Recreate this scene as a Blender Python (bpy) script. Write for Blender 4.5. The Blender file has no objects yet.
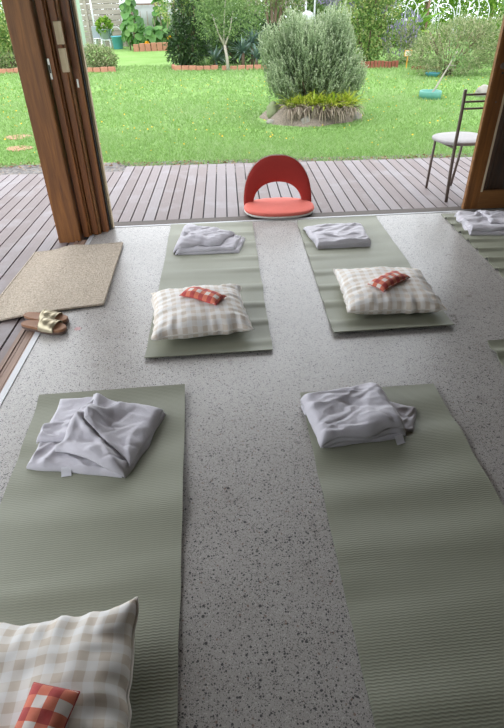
import bpy, math, random
import numpy as np
from mathutils import Vector, Matrix, noise as mn

random.seed(7); RNG = np.random.default_rng(7)
PI = math.pi
scene = bpy.context.scene
COL = scene.collection
G = -0.35            # garden ground level
DK = -0.015           # deck surface level

# ------------------------------------------------------------------ basics
def tag(o, label=None, cat=None, group=None, kind=None):
    if label: o['label'] = label
    if cat: o['category'] = cat
    if group: o['group'] = group
    if kind: o['kind'] = kind
    return o

def empty(name, loc=(0, 0, 0), rz=0.0):
    o = bpy.data.objects.new(name, None); COL.objects.link(o)
    o.empty_display_size = 0.05
    o.location = loc; o.rotation_euler = (0, 0, rz)
    return o

class MB:
    """collects shapes for ONE mesh object"""
    def __init__(s): s.v = []; s.f = []; s.uv = None
    def add(s, vs, fs):
        n = len(s.v); s.v += [tuple(v) for v in vs]
        s.f += [tuple(i + n for i in f) for f in fs]; return s
    def box(s, x0, x1, y0, y1, z0, z1, M=None):
        vs = [Vector((x, y, z)) for z in (z0, z1) for x, y in ((x0, y0), (x1, y0), (x1, y1), (x0, y1))]
        if M is not None: vs = [M @ v for v in vs]
        return s.add(vs, [(3, 2, 1, 0), (4, 5, 6, 7), (0, 1, 5, 4), (1, 2, 6, 5), (2, 3, 7, 6), (3, 0, 4, 7)])
    def tube(s, pts, rad, n=8, cap=True):
        pts = [Vector(p) for p in pts]
        if not hasattr(rad, '__len__'): rad = [rad] * len(pts)
        vs = []; fs = []
        up = Vector((0.3, 0.2, 1)).normalized()
        for i, p in enumerate(pts):
            t = (pts[min(i + 1, len(pts) - 1)] - pts[max(i - 1, 0)]).normalized()
            a = t.cross(up)
            if a.length < 0.05: a = t.cross(Vector((1, 0, 0)))
            a.normalize(); b = t.cross(a)
            for k in range(n):
                q = 2 * PI * k / n
                vs.append(p + rad[i] * (a * math.cos(q) + b * math.sin(q)))
        for i in range(len(pts) - 1):
            for k in range(n):
                k2 = (k + 1) % n
                fs.append((i * n + k, (i + 1) * n + k, (i + 1) * n + k2, i * n + k2))
        if cap:
            fs.append(tuple(range(n))); fs.append(tuple(reversed(range((len(pts) - 1) * n, len(pts) * n))))
        return s.add(vs, fs)
    def ring(s, pts, r, n=6):
        """closed tube"""
        pts = [Vector(p) for p in pts]; m = len(pts); vs = []; fs = []
        for i, p in enumerate(pts):
            t = (pts[(i + 1) % m] - pts[i - 1]).normalized()
            a = t.cross(Vector((0, 0, 1)))
            if a.length < 0.05: a = t.cross(Vector((1, 0, 0)))
            a.normalize(); b = t.cross(a)
            for k in range(n):
                q = 2 * PI * k / n; vs.append(p + r * (a * math.cos(q) + b * math.sin(q)))
        for i in range(m):
            for k in range(n):
                k2 = (k + 1) % n; j = (i + 1) % m
                fs.append((i * n + k, j * n + k, j * n + k2, i * n + k2))
        return s.add(vs, fs)
    def lathe(s, prof, n=24, c=(0, 0, 0), sx=1, sy=1):
        vs = []; fs = []
        for r, z in prof:
            for k in range(n):
                q = 2 * PI * k / n; vs.append((c[0] + sx * r * math.cos(q), c[1] + sy * r * math.sin(q), c[2] + z))
        for i in range(len(prof) - 1):
            for k in range(n):
                k2 = (k + 1) % n; fs.append((i * n + k, i * n + k2, (i + 1) * n + k2, (i + 1) * n + k))
        fs.append(tuple(reversed(range(n)))); fs.append(tuple(range((len(prof) - 1) * n, len(prof) * n)))
        return s.add(vs, fs)
    def build(s, name, mat, parent=None, smooth=False, bevel=0, uv=None, loc=None, rz=0):
        me = bpy.data.meshes.new(name); me.from_pydata(s.v, [], s.f); me.validate(); me.update()
        o = bpy.data.objects.new(name, me); COL.objects.link(o)
        if mat: me.materials.append(mat)
        if parent: o.parent = parent
        if smooth: me.polygons.foreach_set('use_smooth', [True] * len(me.polygons))
        if uv is not None:
            L = me.uv_layers.new(name='UVMap')
            idx = np.empty(len(me.loops), dtype=np.int32); me.loops.foreach_get('vertex_index', idx)
            L.data.foreach_set('uv', np.asarray(uv, dtype=np.float32)[idx].ravel())
        if bevel:
            b = o.modifiers.new('bevel', 'BEVEL'); b.width = bevel; b.segments = 2; b.limit_method = 'ANGLE'
        if loc is not None: o.location = loc
        if rz: o.rotation_euler = (0, 0, rz)
        return o

def np_mesh(name, V, F, mat, parent=None, var=None, smooth=False):
    """mesh from numpy arrays; F is (n,k); var is a per-face random value for colour variety"""
    me = bpy.data.meshes.new(name); k = F.shape[1]
    me.vertices.add(len(V)); me.vertices.foreach_set('co', V.astype(np.float32).ravel())
    me.loops.add(F.size); me.loops.foreach_set('vertex_index', F.astype(np.int32).ravel())
    me.polygons.add(len(F))
    me.polygons.foreach_set('loop_start', np.arange(0, F.size, k, dtype=np.int32))
    me.update(calc_edges=True)
    me.polygons.foreach_set('use_smooth', [bool(smooth)] * len(F))
    if var is not None:
        a = me.attributes.new('var', 'FLOAT', 'FACE'); a.data.foreach_set('value', var.astype(np.float32))
    me.validate()
    o = bpy.data.objects.new(name, me); COL.objects.link(o)
    me.materials.append(mat)
    if parent: o.parent = parent
    return o

# ------------------------------------------------------------------ materials
def new_mat(name):
    m = bpy.data.materials.new(name); m.use_nodes = True
    nt = m.node_tree; b = nt.nodes['Principled BSDF']
    return m, nt, b
def N(nt, t, **kw):
    n = nt.nodes.new(t)
    for k, v in kw.items():
        if k.startswith('i_'):
            key = k[2:]
            n.inputs[int(key) if key.isdigit() else key.replace('_', ' ')].default_value = v
        else: setattr(n, k, v)
    return n
def ramp(nt, stops, interp='LINEAR'):
    r = nt.nodes.new('ShaderNodeValToRGB'); r.color_ramp.interpolation = interp
    e = r.color_ramp.elements
    while len(e) < len(stops): e.new(0.5)
    for i, (p, c) in enumerate(stops):
        e[i].position = p; e[i].color = (c[0], c[1], c[2], 1) if hasattr(c, '__len__') else (c, c, c, 1)
    return r
def mix(nt, fac, a, b, mode='MIX'):
    m = nt.nodes.new('ShaderNodeMix'); m.data_type = 'RGBA'; m.blend_type = mode
    for s, v in ((m.inputs[0], fac), (m.inputs[6], a), (m.inputs[7], b)):
        if isinstance(v, bpy.types.NodeSocket): nt.links.new(v, s)
        elif hasattr(v, '__len__'): s.default_value = (v[0], v[1], v[2], 1)
        else: s.default_value = v
    return m.outputs[2]
def math_(nt, op, a, b=None, c=None):
    m = nt.nodes.new('ShaderNodeMath'); m.operation = op
    for s, v in zip(m.inputs, (a, b, c)):
        if v is None: continue
        if isinstance(v, bpy.types.NodeSocket): nt.links.new(v, s)
        else: s.default_value = v
    return m.outputs[0]
def coords(nt, kind='Object', scale=(1, 1, 1), rot=(0, 0, 0)):
    tc = nt.nodes.new('ShaderNodeTexCoord'); mp = nt.nodes.new('ShaderNodeMapping')
    mp.inputs['Scale'].default_value = scale; mp.inputs['Rotation'].default_value = rot
    nt.links.new(tc.outputs[kind], mp.inputs['Vector']); return mp.outputs[0]
def noise_t(nt, vec, scale, detail=4, rough=0.55, dist=0):
    n = nt.nodes.new('ShaderNodeTexNoise'); n.inputs['Scale'].default_value = scale
    n.inputs['Detail'].default_value = detail; n.inputs['Roughness'].default_value = rough
    n.inputs['Distortion'].default_value = dist
    nt.links.new(vec, n.inputs['Vector']); return n.outputs['Fac']
def bump(nt, b, h, strength=0.3, dist=0.005):
    n = nt.nodes.new('ShaderNodeBump'); n.inputs['Strength'].default_value = strength
    n.inputs['Distance'].default_value = dist
    nt.links.new(h, n.inputs['Height']); nt.links.new(n.outputs[0], b.inputs['Normal'])

def plain(name, col, rough=0.6, metal=0.0, var=0.12, scale=8, bmp=0.0, bscale=60):
    m, nt, b = new_mat(name); v = coords(nt)
    f = noise_t(nt, v, scale)
    c = mix(nt, f, [x * (1 - var) for x in col], [min(1, x * (1 + var)) for x in col])
    nt.links.new(c, b.inputs['Base Color'])
    b.inputs['Roughness'].default_value = rough; b.inputs['Metallic'].default_value = metal
    if bmp: bump(nt, b, noise_t(nt, v, bscale), bmp, 0.004)
    return m

def wood(name, dark, light, axis='Z', rough=0.45, scale=1.0, coat=0.0):
    m, nt, b = new_mat(name)
    sc = {'Z': (9, 9, 0.55), 'Y': (9, 0.55, 9), 'X': (0.55, 9, 9)}[axis]
    v = coords(nt, 'Object', tuple(x * scale for x in sc))
    f1 = noise_t(nt, v, 3.0, 5, 0.6, 0.6); f2 = noise_t(nt, v, 16.0, 4, 0.7)
    f = math_(nt, 'ADD', math_(nt, 'MULTIPLY', f1, 0.7), math_(nt, 'MULTIPLY', f2, 0.3))
    r = ramp(nt, [(0.33, dark), (0.52, [(a + c) / 2 for a, c in zip(dark, light)]), (0.68, light)])
    nt.links.new(f, r.inputs[0]); nt.links.new(r.outputs[0], b.inputs['Base Color'])
    b.inputs['Roughness'].default_value = rough; b.inputs['Coat Weight'].default_value = coat
    b.inputs['Coat Roughness'].default_value = 0.25
    bump(nt, b, f, 0.15, 0.003)
    return m

def leaf_mat(name, cols, rough=0.5, trans=0.35):
    m, nt, b = new_mat(name)
    a = N(nt, 'ShaderNodeAttribute', attribute_name='var')
    k = len(cols); r = ramp(nt, [(i / (k - 1), c) for i, c in enumerate(cols)])
    nt.links.new(a.outputs['Fac'], r.inputs[0]); nt.links.new(r.outputs[0], b.inputs['Base Color'])
    b.inputs['Roughness'].default_value = rough
    t = N(nt, 'ShaderNodeBsdfTranslucent'); nt.links.new(r.outputs[0], t.inputs['Color'])
    mx = N(nt, 'ShaderNodeMixShader'); mx.inputs[0].default_value = trans
    nt.links.new(b.outputs[0], mx.inputs[1]); nt.links.new(t.outputs[0], mx.inputs[2])
    nt.links.new(mx.outputs[0], nt.nodes['Material Output'].inputs['Surface'])
    return m

# polished concrete with dark aggregate
def concrete():
    m, nt, b = new_mat('polished_concrete'); v = coords(nt)
    big = noise_t(nt, v, 1.3, 4, 0.6); mid = noise_t(nt, v, 7, 5, 0.65); fine = noise_t(nt, v, 160, 3, 0.7)
    r = ramp(nt, [(0.3, (0.328, 0.296, 0.27)), (0.7, (0.44, 0.412, 0.39))])
    nt.links.new(math_(nt, 'ADD', math_(nt, 'MULTIPLY', big, 0.5), math_(nt, 'MULTIPLY', mid, 0.5)), r.inputs[0])
    c = mix(nt, 0.35, r.outputs[0], mix(nt, fine, (0.12, 0.11, 0.10), (0.62, 0.6, 0.57)))
    def specks(scale, share, size, cc, c):
        vo = N(nt, 'ShaderNodeTexVoronoi'); vo.inputs['Scale'].default_value = scale
        vo.inputs['Randomness'].default_value = 1.0
        wob = nt.nodes.new('ShaderNodeVectorMath'); wob.operation = 'MULTIPLY_ADD'
        nz = nt.nodes.new('ShaderNodeTexNoise'); nz.inputs['Scale'].default_value = scale * 1.6
        nt.links.new(v, nz.inputs['Vector']); nt.links.new(nz.outputs['Color'], wob.inputs[0])
        wob.inputs[1].default_value = (0.5 / scale,) * 3; nt.links.new(v, wob.inputs[2])
        nt.links.new(wob.outputs[0], vo.inputs['Vector'])
        sp = nt.nodes.new('ShaderNodeSeparateColor'); nt.links.new(vo.outputs['Color'], sp.inputs[0])
        on = math_(nt, 'LESS_THAN', sp.outputs[0], share)
        lim = math_(nt, 'MULTIPLY', math_(nt, 'ADD', sp.outputs[1], 0.4), size)
        near = math_(nt, 'LESS_THAN', vo.outputs['Distance'], lim)
        return mix(nt, math_(nt, 'MULTIPLY', math_(nt, 'MULTIPLY', on, near), 0.9), c, cc)
    c = specks(420, 0.34, 0.40, (0.11, 0.105, 0.10), c)
    c = specks(300, 0.22, 0.40, (0.55, 0.53, 0.50), c)
    c = specks(230, 0.36, 0.38, (0.075, 0.073, 0.072), c)
    c = specks(140, 0.26, 0.36, (0.040, 0.040, 0.042), c)
    c = specks(92, 0.07, 0.34, (0.035, 0.035, 0.037), c)
    c = specks(125, 0.04, 0.33, (0.20, 0.13, 0.10), c)
    # one small pink scuff by the sandals
    tc = nt.nodes.new('ShaderNodeTexCoord'); d = nt.nodes.new('ShaderNodeVectorMath'); d.operation = 'DISTANCE'
    nt.links.new(tc.outputs['Object'], d.inputs[0]); d.inputs[1].default_value = (-0.843, 2.415, 0)
    sp = math_(nt, 'LESS_THAN', math_(nt, 'ADD', d.outputs['Value'], math_(nt, 'MULTIPLY', fine, 0.03)), 0.033)
    c = mix(nt, math_(nt, 'MULTIPLY', sp, 0.5), c, (0.55, 0.12, 0.13))
    nt.links.new(c, b.inputs['Base Color'])
    rr = ramp(nt, [(0.3, 0.26), (0.7, 0.38)]); nt.links.new(mid, rr.inputs[0]); nt.links.new(rr.outputs[0], b.inputs['Roughness'])
    bump(nt, b, fine, 0.05, 0.001)
    return m

def mat_foam():
    m, nt, b = new_mat('sage_foam'); v = coords(nt, 'UV')
    big = noise_t(nt, v, 6, 3)
    w = N(nt, 'ShaderNodeTexWave', wave_type='BANDS', bands_direction='Y', wave_profile='SIN')
    # zig-zag ridges running across the mat
    sep = nt.nodes.new('ShaderNodeSeparateXYZ'); nt.links.new(v, sep.inputs[0])
    zig = math_(nt, 'PINGPONG', sep.outputs[0], 0.011)
    yy = math_(nt, 'ADD', sep.outputs[1], math_(nt, 'MULTIPLY', zig, 0.22))
    h = math_(nt, 'SINE', math_(nt, 'MULTIPLY', yy, 2 * PI / 0.0082))
    h01 = math_(nt, 'MULTIPLY_ADD', h, 0.5, 0.5)
    c = mix(nt, big, (0.268, 0.272, 0.203), (0.312, 0.317, 0.240))
    c = mix(nt, math_(nt, 'MULTIPLY', h01, 0.35), c, (0.18, 0.187, 0.15))
    nt.links.new(c, b.inputs['Base Color'])
    b.inputs['Roughness'].default_value = 0.5; b.inputs['Specular IOR Level'].default_value = 0.42
    bump(nt, b, h, 0.22, 0.0012)
    nt.nodes.remove(w)
    return m

def gingham(name, white, midc, full, period, rough=0.85, soft=0.0):
    m, nt, b = new_mat(name); v = coords(nt, 'UV')
    sep = nt.nodes.new('ShaderNodeSeparateXYZ'); nt.links.new(v, sep.inputs[0])
    def stripe(o):
        fr = math_(nt, 'FRACT', math_(nt, 'MULTIPLY', o, 1.0 / period))
        return math_(nt, 'LESS_THAN', fr, 0.5)
    sx = stripe(sep.outputs[0]); sy = stripe(sep.outputs[1])
    s = math_(nt, 'ADD', sx, sy)
    r = ramp(nt, [(0.0, white), (0.34, midc), (0.84, full)], 'CONSTANT')
    nt.links.new(math_(nt, 'MULTIPLY', s, 0.5), r.inputs[0])
    n = noise_t(nt, v, 60, 4, 0.7)
    c = mix(nt, 0.12, r.outputs[0], mix(nt, n, [x * .6 for x in full], white))
    nt.links.new(c, b.inputs['Base Color'])
    b.inputs['Roughness'].default_value = rough; b.inputs['Sheen Weight'].default_value = 0.15
    weave = noise_t(nt, v, 500, 2, 0.5)
    bump(nt, b, weave, 0.15, 0.001)
    return m

def fleece():
    m, nt, b = new_mat('lilac_grey_fleece'); v = coords(nt)
    f = noise_t(nt, v, 25, 5, 0.65); g = noise_t(nt, v, 420, 3, 0.7)
    c = mix(nt, f, (0.53, 0.50, 0.54), (0.64, 0.61, 0.65))
    c = mix(nt, 0.22, c, mix(nt, g, (0.25, 0.24, 0.27), (0.62, 0.6, 0.65)))
    nt.links.new(c, b.inputs['Base Color']); b.inputs['Roughness'].default_value = 0.95
    b.inputs['Sheen Weight'].default_value = 0.35; b.inputs['Sheen Roughness'].default_value = 0.5
    bump(nt, b, math_(nt, 'ADD', math_(nt, 'MULTIPLY', noise_t(nt, v, 70, 4, .6), 2.5), g), 0.35, 0.002)
    return m

def ramp_(nt, n):
    r_ = ramp(nt, [(0.3, 0.0), (0.62, 1.0)]); nt.links.new(n, r_.inputs[0]); return r_.outputs[0]
def jute():
    m, nt, b = new_mat('woven_jute'); v = coords(nt)
    n = noise_t(nt, v, 75, 5, 0.85, 0.6); big = noise_t(nt, v, 8, 3)
    vo = N(nt, 'ShaderNodeTexVoronoi'); vo.inputs['Scale'].default_value = 90; nt.links.new(v, vo.inputs['Vector'])
    c = mix(nt, ramp_(nt, n), (0.17, 0.13, 0.085), (0.62, 0.52, 0.41))
    c = mix(nt, math_(nt, 'MULTIPLY', big, 0.35), c, (0.504, 0.443, 0.374))
    nt.links.new(c, b.inputs['Base Color']); b.inputs['Roughness'].default_value = 0.95
    bump(nt, b, math_(nt, 'SUBTRACT', math_(nt, 'MULTIPLY', n, 2.0), vo.outputs['Distance']), 0.7, 0.004)
    return m

def deck_mat():
    m, nt, b = new_mat('weathered_deck_boards')
    a = N(nt, 'ShaderNodeAttribute', attribute_name='var')
    v = coords(nt, 'Object', (14, 0.9, 14)); v2 = coords(nt)
    r = ramp(nt, [(0.0, (0.172, 0.133, 0.129)), (0.35, (0.208, 0.166, 0.163)), (0.65, (0.232, 0.195, 0.198)), (1.0, (0.256, 0.228, 0.237))])
    nt.links.new(a.outputs['Fac'], r.inputs[0])
    g = noise_t(nt, v, 5, 5, 0.7); bl = noise_t(nt, v2, 3.5, 4, 0.6)
    c = mix(nt, math_(nt, 'MULTIPLY', g, 0.55), r.outputs[0], (0.15, 0.11, 0.10))
    bl2 = ramp(nt, [(0.52, 0.0), (0.72, 0.4)]); nt.links.new(bl, bl2.inputs[0])
    c = mix(nt, bl2.outputs[0], c, (0.320, 0.307, 0.322))
    nt.links.new(c, b.inputs['Base Color']); b.inputs['Roughness'].default_value = 0.6
    bump(nt, b, g, 0.3, 0.003)
    return m

def lawn_mat():
    m, nt, b = new_mat('lawn_ground'); v = coords(nt)
    f = noise_t(nt, v, 0.9, 5, 0.6); g = noise_t(nt, v, 14, 5, 0.75); h = noise_t(nt, v, 55, 3, .7)
    r = ramp(nt, [(0.30, (0.136, 0.247, 0.054)), (0.5, (0.208, 0.342, 0.099)), (0.72, (0.288, 0.427, 0.162))])
    nt.links.new(math_(nt, 'ADD', math_(nt, 'MULTIPLY', f, 0.5), math_(nt, 'ADD', math_(nt, 'MULTIPLY', g, 0.3), math_(nt, 'MULTIPLY', h, 0.2))), r.inputs[0])
    nt.links.new(r.outputs[0], b.inputs['Base Color']); b.inputs['Roughness'].default_value = 0.95
    b.inputs['Specular IOR Level'].default_value = 0.1
    bump(nt, b, g, 0.8, 0.03)
    return m

def gravel_mat():
    m, nt, b = new_mat('gravel_strip_mix'); v = coords(nt)
    vo = N(nt, 'ShaderNodeTexVoronoi'); vo.inputs['Scale'].default_value = 32; nt.links.new(v, vo.inputs['Vector'])
    sp = nt.nodes.new('ShaderNodeSeparateColor'); nt.links.new(vo.outputs['Color'], sp.inputs[0])
    r = ramp(nt, [(0.0, (0.07, 0.062, 0.057)), (0.4, (0.14, 0.128, 0.12)), (0.8, (0.20, 0.185, 0.175)), (1.0, (0.25, 0.18, 0.12))])
    nt.links.new(sp.outputs[0], r.inputs[0]); nt.links.new(r.outputs[0], b.inputs['Base Color'])
    b.inputs['Roughness'].default_value = 0.9
    bump(nt, b, math_(nt, 'SUBTRACT', 1.0, vo.outputs['Distance']), 0.8, 0.02)
    return m

def mulch_mat():
    m, nt, b = new_mat('dry_mulch'); v = coords(nt)
    n = noise_t(nt, v, 30, 5, 0.8); g = noise_t(nt, v, 4, 3)
    r = ramp(nt, [(0.3, (0.13, 0.10, 0.075)), (0.55, (0.27, 0.22, 0.17)), (0.75, (0.42, 0.36, 0.29))])
    nt.links.new(n, r.inputs[0])
    c = mix(nt, math_(nt, 'MULTIPLY', g, .4), r.outputs[0], (0.30, 0.26, 0.21)); nt.links.new(c, b.inputs['Base Color'])
    b.inputs['Roughness'].default_value = 1.0; bump(nt, b, n, 0.8, 0.03)
    return m

def brick_mat(name='red_brick'):
    m, nt, b = new_mat(name); v = coords(nt)
    n = noise_t(nt, v, 3.2, 3); g = noise_t(nt, v, 40, 4, .7)
    c = mix(nt, n, (0.34, 0.10, 0.055), (0.56, 0.24, 0.14)); c = mix(nt, math_(nt, 'MULTIPLY', g, .35), c, (0.55, 0.42, 0.33))
    nt.links.new(c, b.inputs['Base Color']); b.inputs['Roughness'].default_value = 0.9
    return m

def glass_mat():
    m, nt, b = new_mat('door_glass')
    t = N(nt, 'ShaderNodeBsdfTransparent'); t.inputs[0].default_value = (0.86, 0.88, 0.87, 1)
    g = N(nt, 'ShaderNodeBsdfGlossy'); g.inputs['Roughness'].default_value = 0.02
    fr = N(nt, 'ShaderNodeFresnel'); fr.inputs['IOR'].default_value = 1.5
    mx = N(nt, 'ShaderNodeMixShader'); nt.links.new(fr.outputs[0], mx.inputs[0])
    nt.links.new(t.outputs[0], mx.inputs[1]); nt.links.new(g.outputs[0], mx.inputs[2])
    nt.links.new(mx.outputs[0], nt.nodes['Material Output'].inputs['Surface'])
    return m

M = dict(
    concrete=concrete(), mat=mat_foam(), fleece=fleece(), jute=jute(), deck=deck_mat(), lawn=lawn_mat(),
    gravel=gravel_mat(), mulch=mulch_mat(), brick=brick_mat(), glass=glass_mat(),
    paver=plain('terracotta_paver', (0.42, 0.21, 0.14), 0.9, var=.25, scale=20),
    cushion=gingham('beige_gingham', (0.86, 0.835, 0.81), (0.80, 0.745, 0.685), (0.67, 0.575, 0.475), 0.052),
    eye=gingham('red_gingham', (0.82, 0.75, 0.70), (0.72, 0.17, 0.085), (0.47, 0.025, 0.02), 0.051),
    piping=plain('calico_piping', (0.74, 0.69, 0.63), 0.9),
    lining=plain('eye_pillow_lining', (0.28, 0.30, 0.40), 0.9),
    tagm=plain('care_label', (0.72, 0.71, 0.75), 0.8),
    post=wood('stained_timber', (0.107, 0.034, 0.006), (0.318, 0.122, 0.024), 'Z', 0.5),
    jamb=wood('red_stained_timber', (0.130, 0.036, 0.007), (0.351, 0.120, 0.022), 'Z', 0.45),
    rail=wood('stained_timber_rail', (0.15, 0.058, 0.014), (0.37, 0.165, 0.05), 'X', 0.5),
    pale=wood('raw_pale_timber', (0.52, 0.41, 0.26), (0.72, 0.60, 0.41), 'Z', 0.7),
    darkwood=wood('dark_stained_boards', (0.08, 0.032, 0.018), (0.26, 0.11, 0.055), 'Z', 0.4),
    sill=wood('grooved_sill_timber', (0.17, 0.10, 0.07), (0.34, 0.22, 0.16), 'Y', 0.6),
    sillx=wood('weathered_sill_timber', (0.055, 0.042, 0.034), (0.12, 0.094, 0.078), 'X', 0.7),
    metal=plain('pale_anodised_metal', (0.50, 0.50, 0.51), 0.5, 0.2, var=.06),
    chrome=plain('brushed_steel', (0.66, 0.64, 0.60), 0.35, 0.8),
    bronze=plain('brown_painted_steel', (0.15, 0.115, 0.095), 0.5, 0.2, var=.2, scale=30),
    gold=plain('pale_gold_leather', (0.44, 0.385, 0.265), 0.33, 0.7, var=.15, scale=40, bmp=.3, bscale=60),
    tan=plain('tan_footbed', (0.27, 0.13, 0.065), 0.6, var=.2, scale=25),
    sole=plain('dark_sole', (0.10, 0.06, 0.045), 0.7),
    red=plain('red_fabric_shaded', (0.38, 0.032, 0.024), 0.85, var=.08, scale=30, bmp=.2, bscale=400),  # backrest red, darkened for its shaded room side
    seatred=plain('red_fabric_lit', (0.666, 0.140, 0.102), 0.8, var=.06, scale=30, bmp=.2, bscale=400),  # the same red, lightened for the seat under open sky
    cream=plain('cream_shell', (0.66, 0.63, 0.57), 0.5),
    black=plain('black_and_gap_shade', (0.02, 0.02, 0.022), 0.6),  # black of hinges and holes; also stands in for shade in gaps
    wallpaint=plain('warm_white_paint', (0.42, 0.38, 0.34), 0.8, var=.03),
    ceil=wood('timber_lined_ceiling', (0.09, 0.05, 0.025), (0.17, 0.095, 0.05), 'Y', 0.6),
    seatpad=plain('mottled_grey_seat', (0.34, 0.315, 0.31), 0.5, var=.25, scale=30),
    stone=plain('pale_stone', (0.31, 0.285, 0.25), 0.9, var=.3, scale=14, bmp=.5, bscale=25),
    moss=plain('mossy_stone', (0.20, 0.23, 0.12), 0.95, var=.35, scale=14, bmp=.5, bscale=25),
    bark=plain('grey_bark', (0.42, 0.37, 0.31), 0.95, var=.25, scale=20, bmp=.5, bscale=50),
    barkb=plain('brown_bark', (0.19, 0.13, 0.09), 0.95, var=.3, scale=20, bmp=.5, bscale=50),
    white=plain('white_plastic', (0.74, 0.75, 0.77), 0.5, var=.04),
    cloth=plain('white_shade_cloth', (0.72, 0.73, 0.74), 0.9, var=.05),
    greyp=plain('grey_plastic', (0.36, 0.41, 0.44), 0.5),
    bluep=plain('blue_plastic', (0.13, 0.46, 0.58), 0.45),
    greenp=plain('teal_planter', (0.10, 0.30, 0.24), 0.5, var=.2),
    tank=plain('pale_green_paint', (0.40, 0.52, 0.40), 0.6),
    fence=wood('grey_weathered_sleepers', (0.28, 0.24, 0.20), (0.52, 0.47, 0.41), 'X', 0.9),
    brownpost=plain('brown_timber_post', (0.24, 0.15, 0.10), 0.9),
    redlog=plain('red_brown_logs', (0.28, 0.085, 0.055), 0.9, var=.3, scale=12),
    orange=plain('orange_stake', (0.75, 0.36, 0.05), 0.6),
    placard=plain('pale_placard', (0.80, 0.66, 0.58), 0.6),
    yellow=plain('yellow_petals', (0.85, 0.52, 0.03), 0.7),
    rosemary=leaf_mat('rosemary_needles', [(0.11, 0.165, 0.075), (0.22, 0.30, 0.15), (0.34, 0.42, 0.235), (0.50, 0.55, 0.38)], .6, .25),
    lily=leaf_mat('lime_strap_leaves', [(0.24, 0.36, 0.03), (0.42, 0.50, 0.05), (0.56, 0.58, 0.10)], .45, .35),
    dry=leaf_mat('dry_stalks', [(0.20, 0.15, 0.11), (0.34, 0.27, 0.20), (0.46, 0.39, 0.30)], .9, .1),
    dark=leaf_mat('dark_glossy_leaves', [(0.022, 0.050, 0.018), (0.045, 0.09, 0.03), (0.08, 0.15, 0.045)], .35, .2),
    citrus=leaf_mat('yellow_green_leaves', [(0.088, 0.188, 0.045), (0.188, 0.325, 0.083), (0.338, 0.450, 0.135), (0.550, 0.550, 0.225)], .4, .35),
    light=leaf_mat('light_green_leaves', [(0.096, 0.180, 0.058), (0.180, 0.288, 0.091), (0.312, 0.420, 0.169)], .5, .35),
    bright=leaf_mat('bright_green_leaves', [(0.10, 0.22, 0.025), (0.20, 0.38, 0.04), (0.36, 0.52, 0.08)], .45, .45),
    squash=leaf_mat('broad_green_leaves', [(0.055, 0.16, 0.03), (0.10, 0.26, 0.05), (0.19, 0.36, 0.09)], .5, .35),
    aloe=leaf_mat('blue_green_aloe', [(0.07, 0.13, 0.10), (0.12, 0.20, 0.16), (0.20, 0.28, 0.22)], .45, .1),
    wisp=leaf_mat('grey_green_wisps', [(0.115, 0.178, 0.063), (0.241, 0.322, 0.127), (0.368, 0.425, 0.207), (0.529, 0.483, 0.322)], .6, .3),
    purple=leaf_mat('purple_flower_spikes', [(0.16, 0.22, 0.12), (0.30, 0.25, 0.42), (0.44, 0.36, 0.58)], .7, .3),
    pinkish=leaf_mat('blossom_and_leaf', [(0.10, 0.18, 0.05), (0.20, 0.27, 0.09), (0.30, 0.33, 0.13), (0.50, 0.36, 0.46)], .5, .35),
    grass=leaf_mat('grass_blades', [(0.152, 0.275, 0.059), (0.224, 0.370, 0.104), (0.296, 0.437, 0.162), (0.384, 0.494, 0.243)], .6, .4),
    litter=leaf_mat('fallen_leaves', [(0.14, 0.075, 0.04), (0.30, 0.17, 0.085), (0.36, 0.27, 0.18)], .8, .15),
)

# ------------------------------------------------------------------ camera, world, light
cam = bpy.data.cameras.new('camera'); co = bpy.data.objects.new('camera', cam); COL.objects.link(co)
cam.sensor_fit = 'VERTICAL'; cam.sensor_height = 24.0; cam.lens = 515.1 / 728 * 24.0
cam.clip_start = 0.05; cam.clip_end = 300
R = Matrix(((0.99875942, 0.03922069, -0.03068164), (-0.04764012, 0.57326941, -0.81798081), (-0.01449292, 0.81842771, 0.5744267)))
co.matrix_world = Matrix.Translation((0, 0, 1.42)) @ R.to_4x4()
scene.camera = co

w = bpy.data.worlds.new('overcast_sky'); scene.world = w; w.use_nodes = True
wn = w.node_tree; bg = wn.nodes['Background']
tcw = wn.nodes.new('ShaderNodeTexCoord'); spw = wn.nodes.new('ShaderNodeSeparateXYZ')
wn.links.new(tcw.outputs['Generated'], spw.inputs[0])
rw = ramp(wn, [(0.48, (0.72, 0.78, 0.82)), (0.62, (0.89, 0.95, 1.02)), (1.0, (0.93, 0.97, 1.03))])
mw = wn.nodes.new('ShaderNodeMath'); mw.operation = 'MULTIPLY_ADD'; mw.inputs[1].default_value = .5; mw.inputs[2].default_value = .5
wn.links.new(spw.outputs[2], mw.inputs[0]); wn.links.new(mw.outputs[0], rw.inputs[0]); wn.links.new(rw.outputs[0], bg.inputs['Color'])
bg.inputs['Strength'].default_value = 3.3
sun = bpy.data.lights.new('hazy_sun', 'SUN'); sun.energy = 0.8; sun.angle = math.radians(60); sun.color = (1, .97, .92)
so = bpy.data.objects.new('hazy_sun', sun); COL.objects.link(so); so.rotation_euler = (math.radians(-38), math.radians(-22), 0)
scene.view_settings.view_transform = 'Standard'; scene.view_settings.look = 'None'
scene.view_settings.gamma = 1.0; scene.view_settings.exposure = 0.0
scene.view_settings.use_curve_mapping = False

# ------------------------------------------------------------------ the room and deck
def struct(o): o['kind'] = 'structure'; return o
def yf(x): return 3.98 + 0.045 * x              # line of the floor's front edge
XL, XR, YB = -1.04, 3.6, -3.2                   # left edge of the concrete, right wall, back wall

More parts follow.
